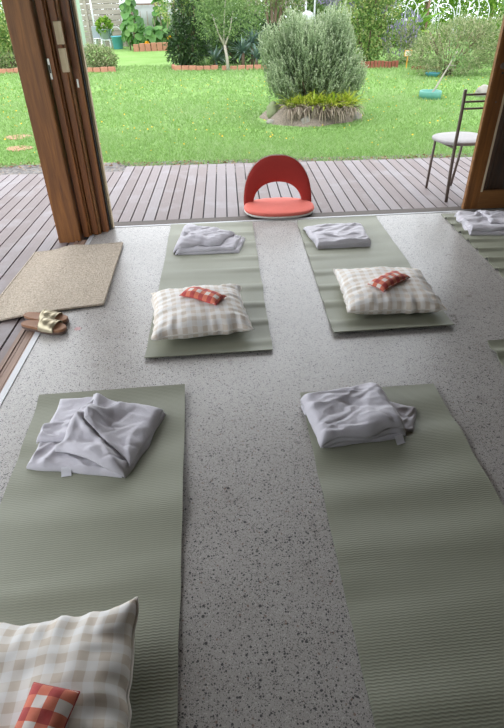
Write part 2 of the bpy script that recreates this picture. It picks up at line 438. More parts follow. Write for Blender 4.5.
def poly_prism(pts, z0, z1):
    m = MB(); n = len(pts)
    m.add([(x, y, z0) for x, y in pts] + [(x, y, z1) for x, y in pts],
          [tuple(reversed(range(n))), tuple(range(n, 2 * n))] + [(i, (i + 1) % n, n + (i + 1) % n, n + i) for i in range(n)])
    return m
struct(poly_prism([(XL, YB), (XR, YB), (XR, yf(XR)), (XL, yf(XL))], -0.2, 0.0).build('floor', M['concrete']))
struct(poly_prism([(XL - .25, YB - .1), (XR + .3, YB - .1), (XR + .3, 4.75), (XL - .25, 4.6)], 2.62, 2.78).build('ceiling', M['ceil']))
struct(MB().box(-2.45, XL - .25, YB - .1, 4.30, 2.50, 2.60).build('ceiling', M['ceil']))  # unseen verandah roof, width set to cut light from the left opening
struct(MB().box(XR, XR + .12, YB, 4.16, -0.2, 2.62).build('wall_right', M['wallpaint']))
struct(MB().box(XL - .12, XR + .12, YB - .12, YB, -0.2, 2.62).build('wall_back', M['wallpaint']))
struct(MB().box(XL - .12, XL, YB, .25, -0.2, 2.62).build('wall_left', M['wallpaint']))
mf = MB()
for i in range(13):
    x = 2.0 + i * .13
    mf.box(x, x + .124, yf(x) + .14, yf(x) + .19, -0.02, 2.62)
mf.box(2.0, 3.62, yf(2.3) + .19, yf(2.3) + .26, -.2, 2.62)
struct(mf.build('wall_front', M['darkwood'], bevel=.006))
# lintel over the front opening
struct(MB().box(-1.25, 3.6, 3.97, 4.13, 2.30, 2.62).build('trim_1', M['rail'], bevel=.004))
struct(MB().box(-1.25, -1.07, -.35, 3.7, 2.30, 2.62).build('trim_2', M['sill'], bevel=.004))
# front sill: weathered timber plus pale metal strip
def strip_along(x0, x1, d0, d1, z0, z1):
    return poly_prism([(x0, yf(x0) + d0), (x1, yf(x1) + d0), (x1, yf(x1) + d1), (x0, yf(x0) + d1)], z0, z1)
struct(strip_along(-1.0, XR, .022, .150, -.15, -.006).build('trim_3', M['sillx'], bevel=.003))
struct(strip_along(-0.93, XR, .001, .021, -.1, .003).build('trim_4', M['metal']))
# left sill: grooved timber with slots, pale metal angle at the concrete
ms = MB()
for i, (a, b_, z) in enumerate([(-1.150, -1.128, -.004), (-1.124, -1.112, -.008), (-1.108, -1.076, -.006), (-1.072, -1.062, -.004)]):
    ms.box(a, b_, -.35, 3.72, -.15, z)
ms.box(-1.15, -1.06, -.35, 3.72, -.16, -.022)
struct(ms.build('trim_5', M['sill']))
struct(MB().box(-1.060, -1.030, -.35, 3.90, -.1, .004).build('trim_6', M['metal']))

# deck boards: one deck, real gaps
V = []; F = []; VAR = []
def board(x0, x1, y0, y1):
    n = len(V)
    for z in (DK - .025, DK):
        for x, y in ((x0, y0), (x1, y0), (x1, y1), (x0, y1)): V.append((x, y, z))
    r = random.random()
    for f in ((4, 5, 6, 7), (0, 1, 5, 4), (1, 2, 6, 5), (2, 3, 7, 6), (3, 0, 4, 7)):
        F.append([n + i for i in f]); VAR.append(r)
x = -6.0
while x < 7.5:
    x1 = x + .087
    ye = 5.66 if x < -1.15 else 5.86
    if x1 < -1.15:
        cuts = sorted([-1.5, ye] + [random.uniform(-1, 5.4) for _ in range(1)])
        for a, b_ in zip(cuts, cuts[1:]): board(x, x1, a + .002, b_ - .002)
    else:
        y0 = yf(x) + .155
        if random.random() < .06:
            c = random.uniform(y0 + .3, ye - .3); board(x, x1, y0, c - .002); board(x, x1, c + .002, ye)
        else: board(x, x1, y0, ye)
    x += .098
board(-1.1505 - ((-1.1505 + 6.0) % .098) + .001, -1.153, -1.5, 3.9)
struct(np_mesh('deck', np.array(V), np.array(F), M['deck'], var=np.array(VAR)))
md = MB().box(-6, 7.5, 4.15, 5.6, G, DK - .035); md.box(-6, -1.16, -1.5, 5.6, G, DK - .035)
struct(md.build('deck_base', M['black']))  # black block stands in for the shade below the board gaps

# ground
def grid_mesh(x0, x1, y0, y1, nx, ny, zf):
    m = MB()
    vs = [(x0 + (x1 - x0) * i / nx, y0 + (y1 - y0) * j / ny, 0) for j in range(ny + 1) for i in range(nx + 1)]
    vs = [(a, b_, zf(a, b_)) for a, b_, _ in vs]
    fs = [(j * (nx + 1) + i, j * (nx + 1) + i + 1, (j + 1) * (nx + 1) + i + 1, (j + 1) * (nx + 1) + i) for j in range(ny) for i in range(nx)]
    return m.add(vs, fs)
struct(grid_mesh(-40, 40, -12, 60, 40, 36, lambda a, b_: G).build('lawn', M['lawn']))
struct(grid_mesh(-7, 8, 5.5, 7.4, 60, 10, lambda a, b_: G + .012 + .01 * mn.noise(Vector((a * 3, b_ * 3, 0)))).build('gravel_path', M['gravel'], smooth=True))

# ------------------------------------------------------------------ the timber corner (left)
ROOF = 2.62
def upright(name, x0, x1, y0, y1, mat, parent=None, z0=-.025, bev=.004):
    return MB().box(x0, x1, y0, y1, z0, ROOF).build(name, mat, parent, bevel=bev)
cp = upright('corner_post', -1.272, -1.112, 3.70, 3.86, M['post'])
tag(cp, 'wide brown stained timber post at the left corner of the opening', 'post')
# folded door leaves beside the post, seen edge on
lf = empty('folding_door', (-1.07, 3.80, 0))
def lpart(name, x0, x1, y0, y1, mat, z0=0.0, z1=2.28, bev=.003):
    o = MB().box(x0 + 1.07, x1 + 1.07, y0 - 3.8, y1 - 3.8, z0, z1).build(name, mat, lf, bevel=bev); return o
tag(lf, 'folded timber door leaf with a metal strike plate, nearest the corner post', 'door', 'folded door leaves at the left corner')
lpart('stile', -1.100, -1.058, 3.755, 3.87, M['jamb']); lpart('moulding', -1.058, -1.046, 3.775, 3.87, M['post'])
pl = lpart('strike_plate', -1.099, -1.083, 3.751, 3.756, M['chrome'], 1.04, 1.155, .002)
k = MB().box(-.025, -.017, -.0515, -.0485, 1.075, 1.12).build('latch_hole', M['black'], pl)
l2 = empty('folding_door', (-1.0, 3.85, 0))
tag(l2, 'folded timber door leaf carrying two pale wooden blocks', 'door', 'folded door leaves at the left corner')
def l2p(name, x0, x1, y0, y1, mat, z0=0.0, z1=2.28, bev=.003):
    return MB().box(x0 + 1.0, x1 + 1.0, y0 - 3.85, y1 - 3.85, z0, z1).build(name, mat, l2, bevel=bev)
l2p('stile', -1.044, -1.000, 3.80, 3.90, M['jamb']); l2p('moulding', -1.000, -.985, 3.815, 3.90, M['rail'])  # lighter timber paints in the light this moulding catches
for a, b_ in ((1.225, 1.345), (1.075, 1.205)):
    o = l2p('block', -1.024, -.984, 3.778, 3.815, M['pale'], a, b_)
    tag(o, 'pale unpainted wooden block')
l3 = empty('folding_door', (-.95, 3.92, 0))
tag(l3, 'folded timber door leaf with a pale timber edge, furthest from the corner post', 'door', 'folded door leaves at the left corner')
def l3p(name, x0, x1, y0, y1, mat, z0=0.0, z1=2.28, bev=.003):
    return MB().box(x0 + .95, x1 + .95, y0 - 3.92, y1 - 3.92, z0, z1).build(name, mat, l3, bevel=bev)
l3p('stile', -.980, -.936, 3.855, 3.93, M['jamb']); l3p('gap_shade', -.934, -.926, 3.895, 3.95, M['black'])  # black strip paints the shaded gap before the pale edge
o = l3p('edge_strip', -.925, -.908, 3.925, 3.965, M['pale']); tag(o, 'pale timber edge strip')
o = l3p('bolt', -.966, -.953, 3.850, 3.856, M['chrome'], .98, 1.03, .002)

# ------------------------------------------------------------------ right door leaf
DA = math.atan(0.045) * .6
d = empty('glazed_door', (1.900, 4.080, 0), DA)
tag(d, 'brown timber framed glass door standing at the right of the opening', 'door')
W, T = .82, .045
def dp(name, x0, x1, z0, z1, mat, y0=0, y1=T, bev=.004):
    return MB().box(x0, x1, y0, y1, z0, z1).build(name, mat, d, bevel=bev)
dp('stile', .008, .112, .012, 2.27, M['post']); dp('stile', W - .11, W, .012, 2.27, M['post'])
dp('edge_strip', 0, .008, .012, 2.27, M['rail'], .004, T - .004, .001)
dp('bottom_rail', .112, W - .11, .012, .150, M['rail']); dp('top_rail', .112, W - .11, 2.14, 2.27, M['rail'])
for (a, b_, c, e) in ((.112, .128, .150, 2.14), (W - .126, W - .11, .150, 2.14)):
    o = dp('glazing_bead', a, b_, c, e, M['pale'], -.002, .016, .002); tag(o, 'pale glazing bead')
o = dp('glazing_bead', .128, W - .126, .150, .160, M['rail'], .0, .016, .002)
dp('glass_pane', .128, W - .126, .160, 2.14, M['glass'], .020, .026, 0)
kb = MB()
kb.lathe([(.020, 0), (.021, .003), (.017, .006), (.006, .006)], 20)
o = kb.build('bolt_knob', M['bronze'], d, smooth=True); o.rotation_euler = (PI / 2, 0, 0); o.location = (.058, 0.0, 1.03)
o = MB().lathe([(.007, 0), (.007, .003), (.002, .004)], 14).build('key_hole', M['black'], d); o.rotation_euler = (PI / 2, 0, 0); o.location = (.066, 0, .985)
o = MB().lathe([(.006, 0), (.006, .003), (.002, .004)], 14).build('screw', M['bronze'], d); o.rotation_euler = (PI / 2, 0, 0); o.location = (.066, 0, .80)

# ------------------------------------------------------------------ soft goods helpers
def hfield():
    return {}
class Raster:
    """height map used to lay one cloth over another"""
    def __init__(s, x0, x1, y0, y1, zf, res=.006):
        s.x0, s.y0, s.res = x0, y0, res
        s.nx = int((x1 - x0) / res) + 2; s.ny = int((y1 - y0) / res) + 2
        s.h = np.array([[zf(x0 + i * res, y0 + j * res) for i in range(s.nx)] for j in range(s.ny)])
    def splat(s, pts):
        h = s.h
        for x, y, z in pts:
            i = int(round((x - s.x0) / s.res)); j = int(round((y - s.y0) / s.res))
            if 0 <= i < s.nx and 0 <= j < s.ny:
                h[max(0, j - 1):j + 2, max(0, i - 1):i + 2] = np.maximum(h[max(0, j - 1):j + 2, max(0, i - 1):i + 2], z)
    def blur(s, k):
        for _ in range(k):
            p = np.pad(s.h, 1, mode='edge')
            b = (p[:-2, 1:-1] + p[2:, 1:-1] + p[1:-1, :-2] + p[1:-1, 2:] + p[1:-1, 1:-1]) / 5
            s.h = b
    def copy(s):
        r = Raster.__new__(Raster); r.__dict__.update(s.__dict__); r.h = s.h.copy(); return r
    def __call__(s, x, y):
        fx = min(max((x - s.x0) / s.res, 0), s.nx - 1.001); fy = min(max((y - s.y0) / s.res, 0), s.ny - 1.001)
        i, j = int(fx), int(fy); a, b = fx - i, fy - j; h = s.h
        return h[j, i] * (1 - a) * (1 - b) + h[j, i + 1] * a * (1 - b) + h[j + 1, i] * (1 - a) * b + h[j + 1, i + 1] * a * b

def ridge(p): return 1 - abs(mn.noise(p)) * 2

def yoga_mat(name, TL, TR, BR, BL, zamp, seed, edge_amp=0.0, edge_wl=.15, curl_far=.0, curl_near=.0, side='L'):
    """sheet 5 mm thick with ripples across its length; returns object and its height function"""
    TL, TR, BR, BL = [Vector(p) for p in (TL, TR, BR, BL)]
    nu, nv = 28, 150
    Wd = (TR - TL).length; Ln = (BL - TL).length
    def hz(u, v):
        dist = v * Ln
        e = (1 - u) if side == 'L' else u
        rp = zamp * max(0, mn.noise(Vector((dist * 3.2, seed, u * .5))) ) * 1.6 + zamp * .35 * (1 + math.sin(dist * 2 * PI / .23 + seed + u * 1.2)) * .5
        ph = dist * 2 * PI / edge_wl + .9 * mn.noise(Vector((dist * 2, seed * 3, 0))) * 3 + seed
        rp += edge_amp * (max(0, math.sin(ph)) ** 2) * (e ** 1.2 * .95 + .05)
        rp += curl_far * math.exp(-dist / .05) + curl_near * math.exp(-(Ln - dist) / .05)
        return rp + .001
    m = MB(); vs = []; uv = []
    for lay in (0, 1):
        for j in range(nv + 1):
            v = j / nv
            for i in range(nu + 1):
                u = i / nu
                p = TL * (1 - u) * (1 - v) + TR * u * (1 - v) + BR * u * v + BL * (1 - u) * v
                jit = .004 * mn.noise(Vector((v * 9, seed, 1 if u > .5 else 4))) * abs(2 * u - 1)
                z = hz(u, v) + (.005 if lay else 0.0)
                vs.append((p.x + jit, p.y, z)); uv.append((u * Wd, v * Ln))
    n1 = (nu + 1) * (nv + 1); fs = []
    q = lambda i, j, l: l * n1 + j * (nu + 1) + i
    for j in range(nv):
        for i in range(nu):
            fs.append((q(i, j, 1), q(i, j + 1, 1), q(i + 1, j + 1, 1), q(i + 1, j, 1)))
            fs.append((q(i, j, 0), q(i + 1, j, 0), q(i + 1, j + 1, 0), q(i, j + 1, 0)))
    for j in range(nv):
        fs.append((q(0, j, 0), q(0, j + 1, 0), q(0, j + 1, 1), q(0, j, 1)))
        fs.append((q(nu, j, 1), q(nu, j + 1, 1), q(nu, j + 1, 0), q(nu, j, 0)))
    for i in range(nu):
        fs.append((q(i, 0, 1), q(i + 1, 0, 1), q(i + 1, 0, 0), q(i, 0, 0)))
        fs.append((q(i, nv, 0), q(i + 1, nv, 0), q(i + 1, nv, 1), q(i, nv, 1)))
    m.add(vs, fs)
    o = m.build(name, M['mat'], smooth=True, uv=uv)
    md_ = o.modifiers.new('edge', 'EDGE_SPLIT'); md_.split_angle = math.radians(50)
    def height(x, y):
        # mats are nearly axis aligned: invert the bilinear map by two fixed-point steps
        v = (TL.y - y) / Ln; u = .5
        for _ in range(3):
            lx = TL.x * (1 - v) + BL.x * v; rx = TR.x * (1 - v) + BR.x * v
            u = (x - lx) / (rx - lx)
            ty = TL.y * (1 - u) + TR.y * u; by = BL.y * (1 - u) + BR.y * u
            v = (ty - y) / (ty - by)
        if -.001 <= u <= 1.001 and -.001 <= v <= 1.001: return hz(u, v) + .005
        return 0.0
    return o, height

GM = 'sage green yoga mats laid out in rows'
mFL, hFL = yoga_mat('yoga_mat', (-.862, 1.80), (-.232, 1.845), (-.155, .04), (-.785, .01), .012, 1.3, .006, .3, .012)
tag(mFL, 'sage green yoga mat at front left, holding the nearest cushion and a rumpled blanket', 'yoga mat', GM)
mFR, hFR = yoga_mat('yoga_mat', (.277, 1.775), (.880, 1.80), (.905, .00), (.302, -.03), .017, 4.1, .004, .33, .004)
tag(mFR, 'sage green yoga mat at front right with a folded blanket and no cushion', 'yoga mat', GM)
mBL, hBL = yoga_mat('yoga_mat', (-.462, 3.93), (.170, 3.915), (.183, 2.115), (-.445, 2.085), .010, 7.7, .010, .22, .004, .010, 'R')
tag(mBL, 'sage green yoga mat in the back row, left of the red floor chair', 'yoga mat', GM)
mBR, hBR = yoga_mat('yoga_mat', (.520, 3.92), (1.160, 3.985), (1.152, 2.275), (.510, 2.245), .010, 9.2, .010, .24, .014, .010)
tag(mBR, 'sage green yoga mat in the back row, right of the red floor chair', 'yoga mat', GM)
mR, hR = yoga_mat('yoga_mat', (1.690, 4.00), (2.310, 4.02), (2.290, 2.22), (1.665, 2.20), .004, 2.4, .020, .155, .002)
tag(mR, 'sage green yoga mat with a rippled edge in front of the glass door', 'yoga mat', GM)
mR2, hR2 = yoga_mat('yoga_mat', (1.250, 2.10), (1.880, 2.14), (1.900, .34), (1.275, .30), .004, 5.6, .018, .2, .022)
tag(mR2, 'sage green yoga mat of which only a curled corner shows at the right edge', 'yoga mat', GM)

# ------------------------------------------------------------------ blankets
def blanket(name, slabs, base, bbox, seed, label, tag_at=None):
    """folded fleece: puffy layers laid over one another, one mesh"""
    ras = Raster(*bbox, base)
    m = MB(); ras0 = ras.copy()
    for si, S in enumerate(slabs):
        A, B, C, D = [Vector(p) for p in S['q']]          # corner order around
        T = S.get('T', .02); r = S.get('r', .022); amp = S.get('amp', .008); nu = S.get('nu', 80); nv = S.get('nv', 80)
        fx, fy = S.get('f', (9, 14)); ang = S.get('ang', 0.3); bow = S.get('bow', .008)
        ca, sa = math.cos(ang), math.sin(ang)
        if si: ras.blur(S.get('blur', 4))
        le = ((B - A).length + (C - D).length) / 2; lw = ((D - A).length + (C - B).length) / 2
        tops = []; bots = []; top_pts = []
        rr = random.Random(seed * 100 + si); crests = []
        for _ in range(S.get('crests', 16)):
            a_, b_ = rr.random(), rr.random(); c_ = A * (1 - a_) * (1 - b_) + B * a_ * (1 - b_) + C * a_ * b_ + D * (1 - a_) * b_
            th = S.get('dir', ang) + rr.gauss(0, .45); crests.append((c_.x, c_.y, math.cos(th), math.sin(th), rr.uniform(.05, .13), rr.uniform(.006, .014), rr.uniform(-.9, 1.0) * amp * 1.15, rr.uniform(-2.5, 2.5)))
        for j in range(nv + 1):
            t = j / nv
            for i in range(nu + 1):
                s_ = i / nu
                # denser near the edges so the folds are round
                ss = .5 - .5 * math.cos(PI * s_); tt = .5 - .5 * math.cos(PI * t)
                ss = .6 * ss + .4 * s_; tt = .6 * tt + .4 * t
                p = A * (1 - ss) * (1 - tt) + B * ss * (1 - tt) + C * ss * tt + D * (1 - ss) * tt
                w1 = bow * mn.noise(Vector((p.x * 9, p.y * 9, seed + si * 7.3))); w2 = bow * mn.noise(Vector((p.x * 9, p.y * 9, seed + si * 7.3 + 40)))
                x, y = p.x + w1, p.y + w2
                d_ = min(ss * le, (1 - ss) * le, tt * lw, (1 - tt) * lw)
                pr = math.sqrt(max(0, 1 - (1 - min(1, d_ / r)) ** 2))
                qx, qy = (x * ca - y * sa), (x * sa + y * ca)
                n = .75 * ridge(Vector((qx * fx, qy * fy, seed + si))) ** 2 + .5 * mn.noise(Vector((qx * fx * 2.1 + 9, qy * fy * 1.6, seed))) + .22 * mn.noise(Vector((x * 38, y * 38, seed)))
                cr = 0
                for (ox, oy, cc, sc_, cl, cw, ch_, cv) in crests:
                    l_ = (x - ox) * cc + (y - oy) * sc_
                    if abs(l_) < 2 * cl:
                        d2 = -(x - ox) * sc_ + (y - oy) * cc + cv * l_ * l_
                        if abs(d2) < 3 * cw: cr += ch_ * math.exp(-(d2 / cw) ** 2 - (l_ / cl) ** 2)
                u_ = ras(x, y)
                lift = S['lift'](ss, tt) if 'lift' in S else 0
                zt = u_ + .002 + T * pr + (amp * .8 * n + cr) * min(1, d_ / (r * .8)) + lift
                zb = min(u_ + .001 + lift * .9, zt - .002)
                zt = max(zt, u_ + .004)
                tops.append((x, y, zt)); bots.append((x, y, zb)); top_pts.append((x, y, zt))
        k_ = (nu + 1) * (nv + 1); q = lambda i, j: j * (nu + 1) + i
        fs = []
        for j in range(nv):
            for i in range(nu):
                fs.append((q(i, j), q(i + 1, j), q(i + 1, j + 1), q(i, j + 1)))
                fs.append((k_ + q(i, j), k_ + q(i, j + 1), k_ + q(i + 1, j + 1), k_ + q(i + 1, j)))
        for j in range(nv):
            fs.append((q(0, j), q(0, j + 1), k_ + q(0, j + 1), k_ + q(0, j))); fs.append((q(nu, j), k_ + q(nu, j), k_ + q(nu, j + 1), q(nu, j + 1)))
        for i in range(nu):
            fs.append((q(i, 0), k_ + q(i, 0), k_ + q(i + 1, 0), q(i + 1, 0))); fs.append((q(i, nv), q(i + 1, nv), k_ + q(i + 1, nv), k_ + q(i, nv)))
        m.add(tops + bots, fs)
        ras.splat(top_pts)
    o = m.build(name, M['fleece'], smooth=True)
    tag(o, label, 'blanket', 'lilac grey folded blankets')
    if tag_at:
        (x, y, rz, z0) = tag_at
        mt = MB(); pts = []
        for i in range(7):
            a = i / 6; pts.append((a * .028, z0 * (1 - a) ** 1.5 + .003 * math.sin(a * 6)))
        vs = []; 
        for lay in (0, .0015):
            for (l, z) in pts:
                for s_ in (-.018, .018):
                    vs.append((x + s_ * math.cos(rz) + l * math.sin(rz), y + s_ * math.sin(rz) - l * math.cos(rz), z + lay + base(x, y) + .002))
        fs = []
        for l in (0, 14):
            for i in range(6): fs.append((l + 2 * i, l + 2 * i + 1, l + 2 * i + 3, l + 2 * i + 2))
        mt.add(vs, fs); t_ = mt.build('care_tag', M['tagm'], o, smooth=True); tag(t_, 'small pale care tag')
    return o

blanket('folded_blanket', [
    dict(q=[(-.795, 1.385), (-.430, 1.315), (-.560, 1.60), (-.775, 1.575)], T=.024, amp=.010, ang=.7, r=.02),
    dict(q=[(-.785, 1.500), (-.555, 1.47), (-.580, 1.775), (-.760, 1.765)], T=.022, amp=.010, ang=.2, f=(7, 13)),
    dict(q=[(-.690, 1.430), (-.415, 1.305), (-.300, 1.665), (-.615, 1.760)], T=.030, amp=.015, ang=-.6, f=(6, 11), r=.035, bow=.018, blur=8, lift=lambda a_, b_: .022 * max(0, 1 - b_ / .22) * math.sin(PI * min(1, max(0, a_))) ** .6),
    dict(q=[(-.600, 1.545), (-.405, 1.345), (-.310, 1.655), (-.600, 1.735)], T=.010, amp=.008, ang=.5, f=(6, 12), r=.03, bow=.02, blur=6),
], hFL, (-.87, -.25, 1.25, 1.82), 3.3, 'lilac grey blanket folded in two loose lobes on the front left mat', (-.640, 1.365, .12, .018))
blanket('folded_blanket', [
    dict(q=[(.318, 1.425), (.640, 1.455), (.600, 1.735), (.272, 1.690)], T=.020, amp=.006, r=.02),
    dict(q=[(.500, 1.475), (.690, 1.490), (.745, 1.625), (.560, 1.710)], T=.016, amp=.006, r=.016, bow=.012),
    dict(q=[(.316, 1.423), (.655, 1.462), (.605, 1.735), (.268, 1.700)], T=.020, amp=.006, r=.022),
    dict(q=[(.312, 1.418), (.648, 1.470), (.592, 1.745), (.262, 1.705)], T=.018, amp=.008, r=.03, f=(9, 15), ang=-.2, bow=.014, blur=10, crests=26),
], hFR, (.2, .82, 1.35, 1.82), 8.1, 'lilac grey blanket folded to a neat square on the front right mat', (.618, 1.452, .35, .02))
blanket('folded_blanket', [
    dict(q=[(-.372, 3.350), (.050, 3.345), (.100, 3.575), (-.330, 3.740)], T=.016, amp=.005, r=.016),
    dict(q=[(-.390, 3.350), (.020, 3.360), (.075, 3.570), (-.350, 3.770)], T=.016, amp=.010, r=.022, ang=.5),
    dict(q=[(-.410, 3.370), (-.080, 3.400), (.020, 3.560), (-.340, 3.790)], T=.034, amp=.014, r=.07, f=(6, 10), ang=.2, bow=.025, blur=8, crests=26),
], hBL, (-.5, .16, 3.25, 3.9), 5.2, 'lilac grey blanket loosely folded on the back row mat left of the red chair')
blanket('folded_blanket', [
    dict(q=[(.600, 3.372), (.972, 3.380), (.985, 3.720), (.560, 3.690)], T=.013, amp=.004, r=.013),
    dict(q=[(.598, 3.370), (.975, 3.378), (.985, 3.755), (.550, 3.715)], T=.013, amp=.005, r=.013),
    dict(q=[(.596, 3.370), (.968, 3.385), (.985, 3.775), (.545, 3.730)], T=.016, amp=.010, r=.018, f=(7, 13), ang=.2, bow=.012, crests=26),
], hBR, (.5, 1.1, 3.3, 3.85), 6.6, 'lilac grey blanket folded flat on the back row mat right of the red chair')
blanket('folded_blanket', [
    dict(q=[(1.735, 3.525), (2.230, 3.500), (2.240, 3.860), (1.770, 3.930)], T=.016, amp=.006, r=.015),
    dict(q=[(1.735, 3.530), (2.180, 3.560), (2.240, 3.800), (1.765, 3.935)], T=.016, amp=.010, r=.022, f=(6, 11), ang=.4, bow=.02, blur=6),
    dict(q=[(1.930, 3.640), (2.230, 3.560), (2.260, 3.830), (1.930, 3.920)], T=.018, amp=.014, r=.04, f=(6, 9), ang=-.5, bow=.03, blur=8),
], hR, (1.65, 2.35, 3.4, 4.0), 2.9, 'lilac grey blanket heaped on the mat in front of the glass door')

# ------------------------------------------------------------------ cushions
def cushion(name, loc, rz, a, b, Tt, Tb, seed, label, ears=(0, 0, 0, 0), tilt=(0, 0)):
    """gingham cushion with pulled-out corners; returns thing and a top-height function (world)"""
    root = empty(name, loc, rz); n = 64
    root.rotation_euler = (tilt[0], tilt[1], rz)
    def shp(s, t):
        x = a * s * (1 - .06 * (1 - t * t)) ; y = b * t * (1 - .06 * (1 - s * s))
        prof = ((1 - abs(s) ** 2.6) * (1 - abs(t) ** 2.6)) ** .40 if abs(s) < 1 and abs(t) < 1 else 0
        w_ = mn.noise(Vector((s * 2.2, t * 2.2, seed))) * .10 + mn.noise(Vector((s * 5, t * 5, seed + 5))) * .05
        # creases that run in from the seams
        es = max(0, 1 - (1 - abs(s)) / .45); et = max(0, 1 - (1 - abs(t)) / .45)
        cr = es * (mn.noise(Vector((t * 9, seed, s * 1.5))) * .24) + et * (mn.noise(Vector((s * 9, seed + 9, t * 1.5))) * .24)
        e = 0
        for (cs, ct), ev in zip(((-1, -1), (1, -1), (1, 1), (-1, 1)), ears):
            dd = math.hypot(s - cs, t - ct); e += ev * max(0, 1 - dd / .45) ** 1.6
        x += .012 * mn.noise(Vector((t * 5, seed, 2))) * abs(s); y += .012 * mn.noise(Vector((s * 5, seed, 7))) * abs(t)
        return x, y, prof, w_ + cr, e
    ts = [-math.cos(PI * i / n) for i in range(n + 1)]; ts = [.55 * t + .45 * (-1 + 2 * i / n) for i, t in enumerate(ts)]
    top = []; bot = []; uv = []
    for t in ts:
        for s in ts:
            x, y, p, w_, e = shp(s, t)
            top.append((x, y, Tb + Tt * p * (1 + w_) + e))
            zb = Tb - Tb * 1.25 * min(.8, p * (1 + .4 * w_)) + e * .85
            bot.append((x, y, max(0.0, zb))); uv.append((s * a * 1.04, t * b * 1.04))
    k = (n + 1) ** 2; q = lambda i, j: j * (n + 1) + i; fs = []
    for j in range(n):
        for i in range(n):
            fs.append((q(i, j), q(i + 1, j), q(i + 1, j + 1), q(i, j + 1)))
            fs.append((k + q(i, j), k + q(i, j + 1), k + q(i + 1, j + 1), k + q(i + 1, j)))
    m = MB(); m.add(top + bot, fs)
    o = m.build('cover', M['cushion'], root, smooth=True, uv=uv + uv)
    w = o.modifiers.new('weld', 'WELD'); w.merge_threshold = .0004
    # piping along the seam
    pts = []
    per = [(s, -1) for s in ts[:-1]] + [(1, t) for t in ts[:-1]] + [(s, 1) for s in reversed(ts[1:])] + [(-1, t) for t in reversed(ts[1:])]
    for s, t in per:
        x, y, p, w_, e = shp(s, t); wob = .002 * mn.noise(Vector((s * 11, t * 11, seed)))
        pts.append((x * 1.008, y * 1.008, Tb + e + wob))
    MB().ring(pts, .0042, 6).build('piping', M['piping'], root, smooth=True)
    tag(root, label, 'cushion', 'beige gingham cushions')
    bpy.context.view_layer.update()
    Mw = Matrix.Translation(loc) @ root.rotation_euler.to_matrix().to_4x4(); Mi = Mw.inverted()
    def height(x, y):
        l = Mi @ Vector((x, y, loc[2])); s = max(-.99, min(.99, l.x / a)); t = max(-.99, min(.99, l.y / b))
        for _ in range(3):
            s2 = l.x / (a * (1 - .06 * (1 - t * t))); t2 = l.y / (b * (1 - .06 * (1 - s * s)))
            s, t = max(-.99, min(.99, s2)), max(-.99, min(.99, t2))
        _, _, p, w_, e = shp(s, t)
        return (Mw @ Vector((l.x, l.y, Tb + Tt * p * (1 + w_) + e))).z
    return root, height

def mat_top(h, cx, cy, r=.2):
    return max(h(cx + i * r / 3, cy + j * r / 3) for i in range(-3, 4) for j in range(-3, 4))

cFL, kFL = cushion('gingham_cushion', (-.532, .498, mat_top(hFL, -.5, .4, .2)), .083, .265, .265, .110, .055, 1.7,
    'beige gingham cushion nearest the camera, on the front left mat', ears=(0, .01, .04, 0))
cBL, kBL = cushion('gingham_cushion', (-.185, 2.425, mat_top(hBL, -.185, 2.425)), .12, .250, .235, .082, .055, 4.2,
    'beige gingham cushion on the back row mat left of the red chair', ears=(0, .0, .012, .012))
cBR, kBR = cushion('gingham_cushion', (.870, 2.605, mat_top(hBR, .87, 2.605)), -.02, .262, .245, .078, .053, 8.8,
    'beige gingham cushion on the back row mat right of the red chair', ears=(0, 0, .0, .02))

def eye_pillow(loc, rz, L, W_, T_, hf, seed, label):
    """small weighted bag that sags over the cushion beneath it"""
    o_ = []; n, k_ = 34, 18
    c, s_ = math.cos(rz), math.sin(rz)
    top = []; bot = []; uv = []
    us = [-math.cos(PI * i / n) for i in range(n + 1)]; vs_ = [-math.cos(PI * i / k_) for i in range(k_ + 1)]
    z0 = hf(loc[0], loc[1])
    for v in vs_:
        for u in us:
            lx = u * L / 2 * (1 - .03 * (1 - v * v)); ly = v * W_ / 2 * (1 - .06 * (1 - u * u))
            X, Y = loc[0] + lx * c - ly * s_, loc[1] + lx * s_ + ly * c
            p = (max(0, 1 - abs(u) ** 4) * max(0, 1 - abs(v) ** 2.6)) ** .5
            p *= 1 + .16 * mn.noise(Vector((u * 3, v * 2, seed)))
            h = hf(X, Y); h = .75 * h + .25 * z0 + .004
            top.append((lx, ly, h - z0 + .006 + T_ * p)); bot.append((lx, ly, h - z0 + .006 - .006 * p)); uv.append((lx, ly))
    m = MB(); kk = len(top); q = lambda i, j: j * (n + 1) + i; fs = []
    for j in range(k_):
        for i in range(n):
            fs.append((q(i, j), q(i + 1, j), q(i + 1, j + 1), q(i, j + 1)))
            fs.append((kk + q(i, j), kk + q(i, j + 1), kk + q(i + 1, j + 1), kk + q(i + 1, j)))
    m.add(top + bot, fs)
    o = m.build('eye_pillow', M['eye'], smooth=True, uv=uv + uv, loc=(loc[0], loc[1], z0), rz=rz)
    w = o.modifiers.new('weld', 'WELD'); w.merge_threshold = .0003
    per = [(i, 0) for i in range(n)] + [(n, j) for j in range(k_)] + [(i, k_) for i in range(n, 0, -1)] + [(0, j) for j in range(k_, 0, -1)]
    pts = [Vector(top[q(i, j)]) for i, j in per]
    MB().ring(pts, .0018, 5).build('seam', M['eye'], o, smooth=True)
    tag(o, label, 'eye pillow', 'red gingham eye pillows')
    return o
eye_pillow((-.445, .440), math.radians(-101), .21, .105, .026, kFL, 1, 'red gingham eye pillow on the cushion nearest the camera')
e2 = eye_pillow((-.160, 2.430), math.radians(-31), .225, .105, .028, kBL, 2, 'red gingham eye pillow on the back row cushion left of the red chair')
e3 = eye_pillow((.862, 2.555), math.radians(38), .235, .110, .030, kBR, 3, 'red gingham eye pillow on the back row cushion right of the red chair')

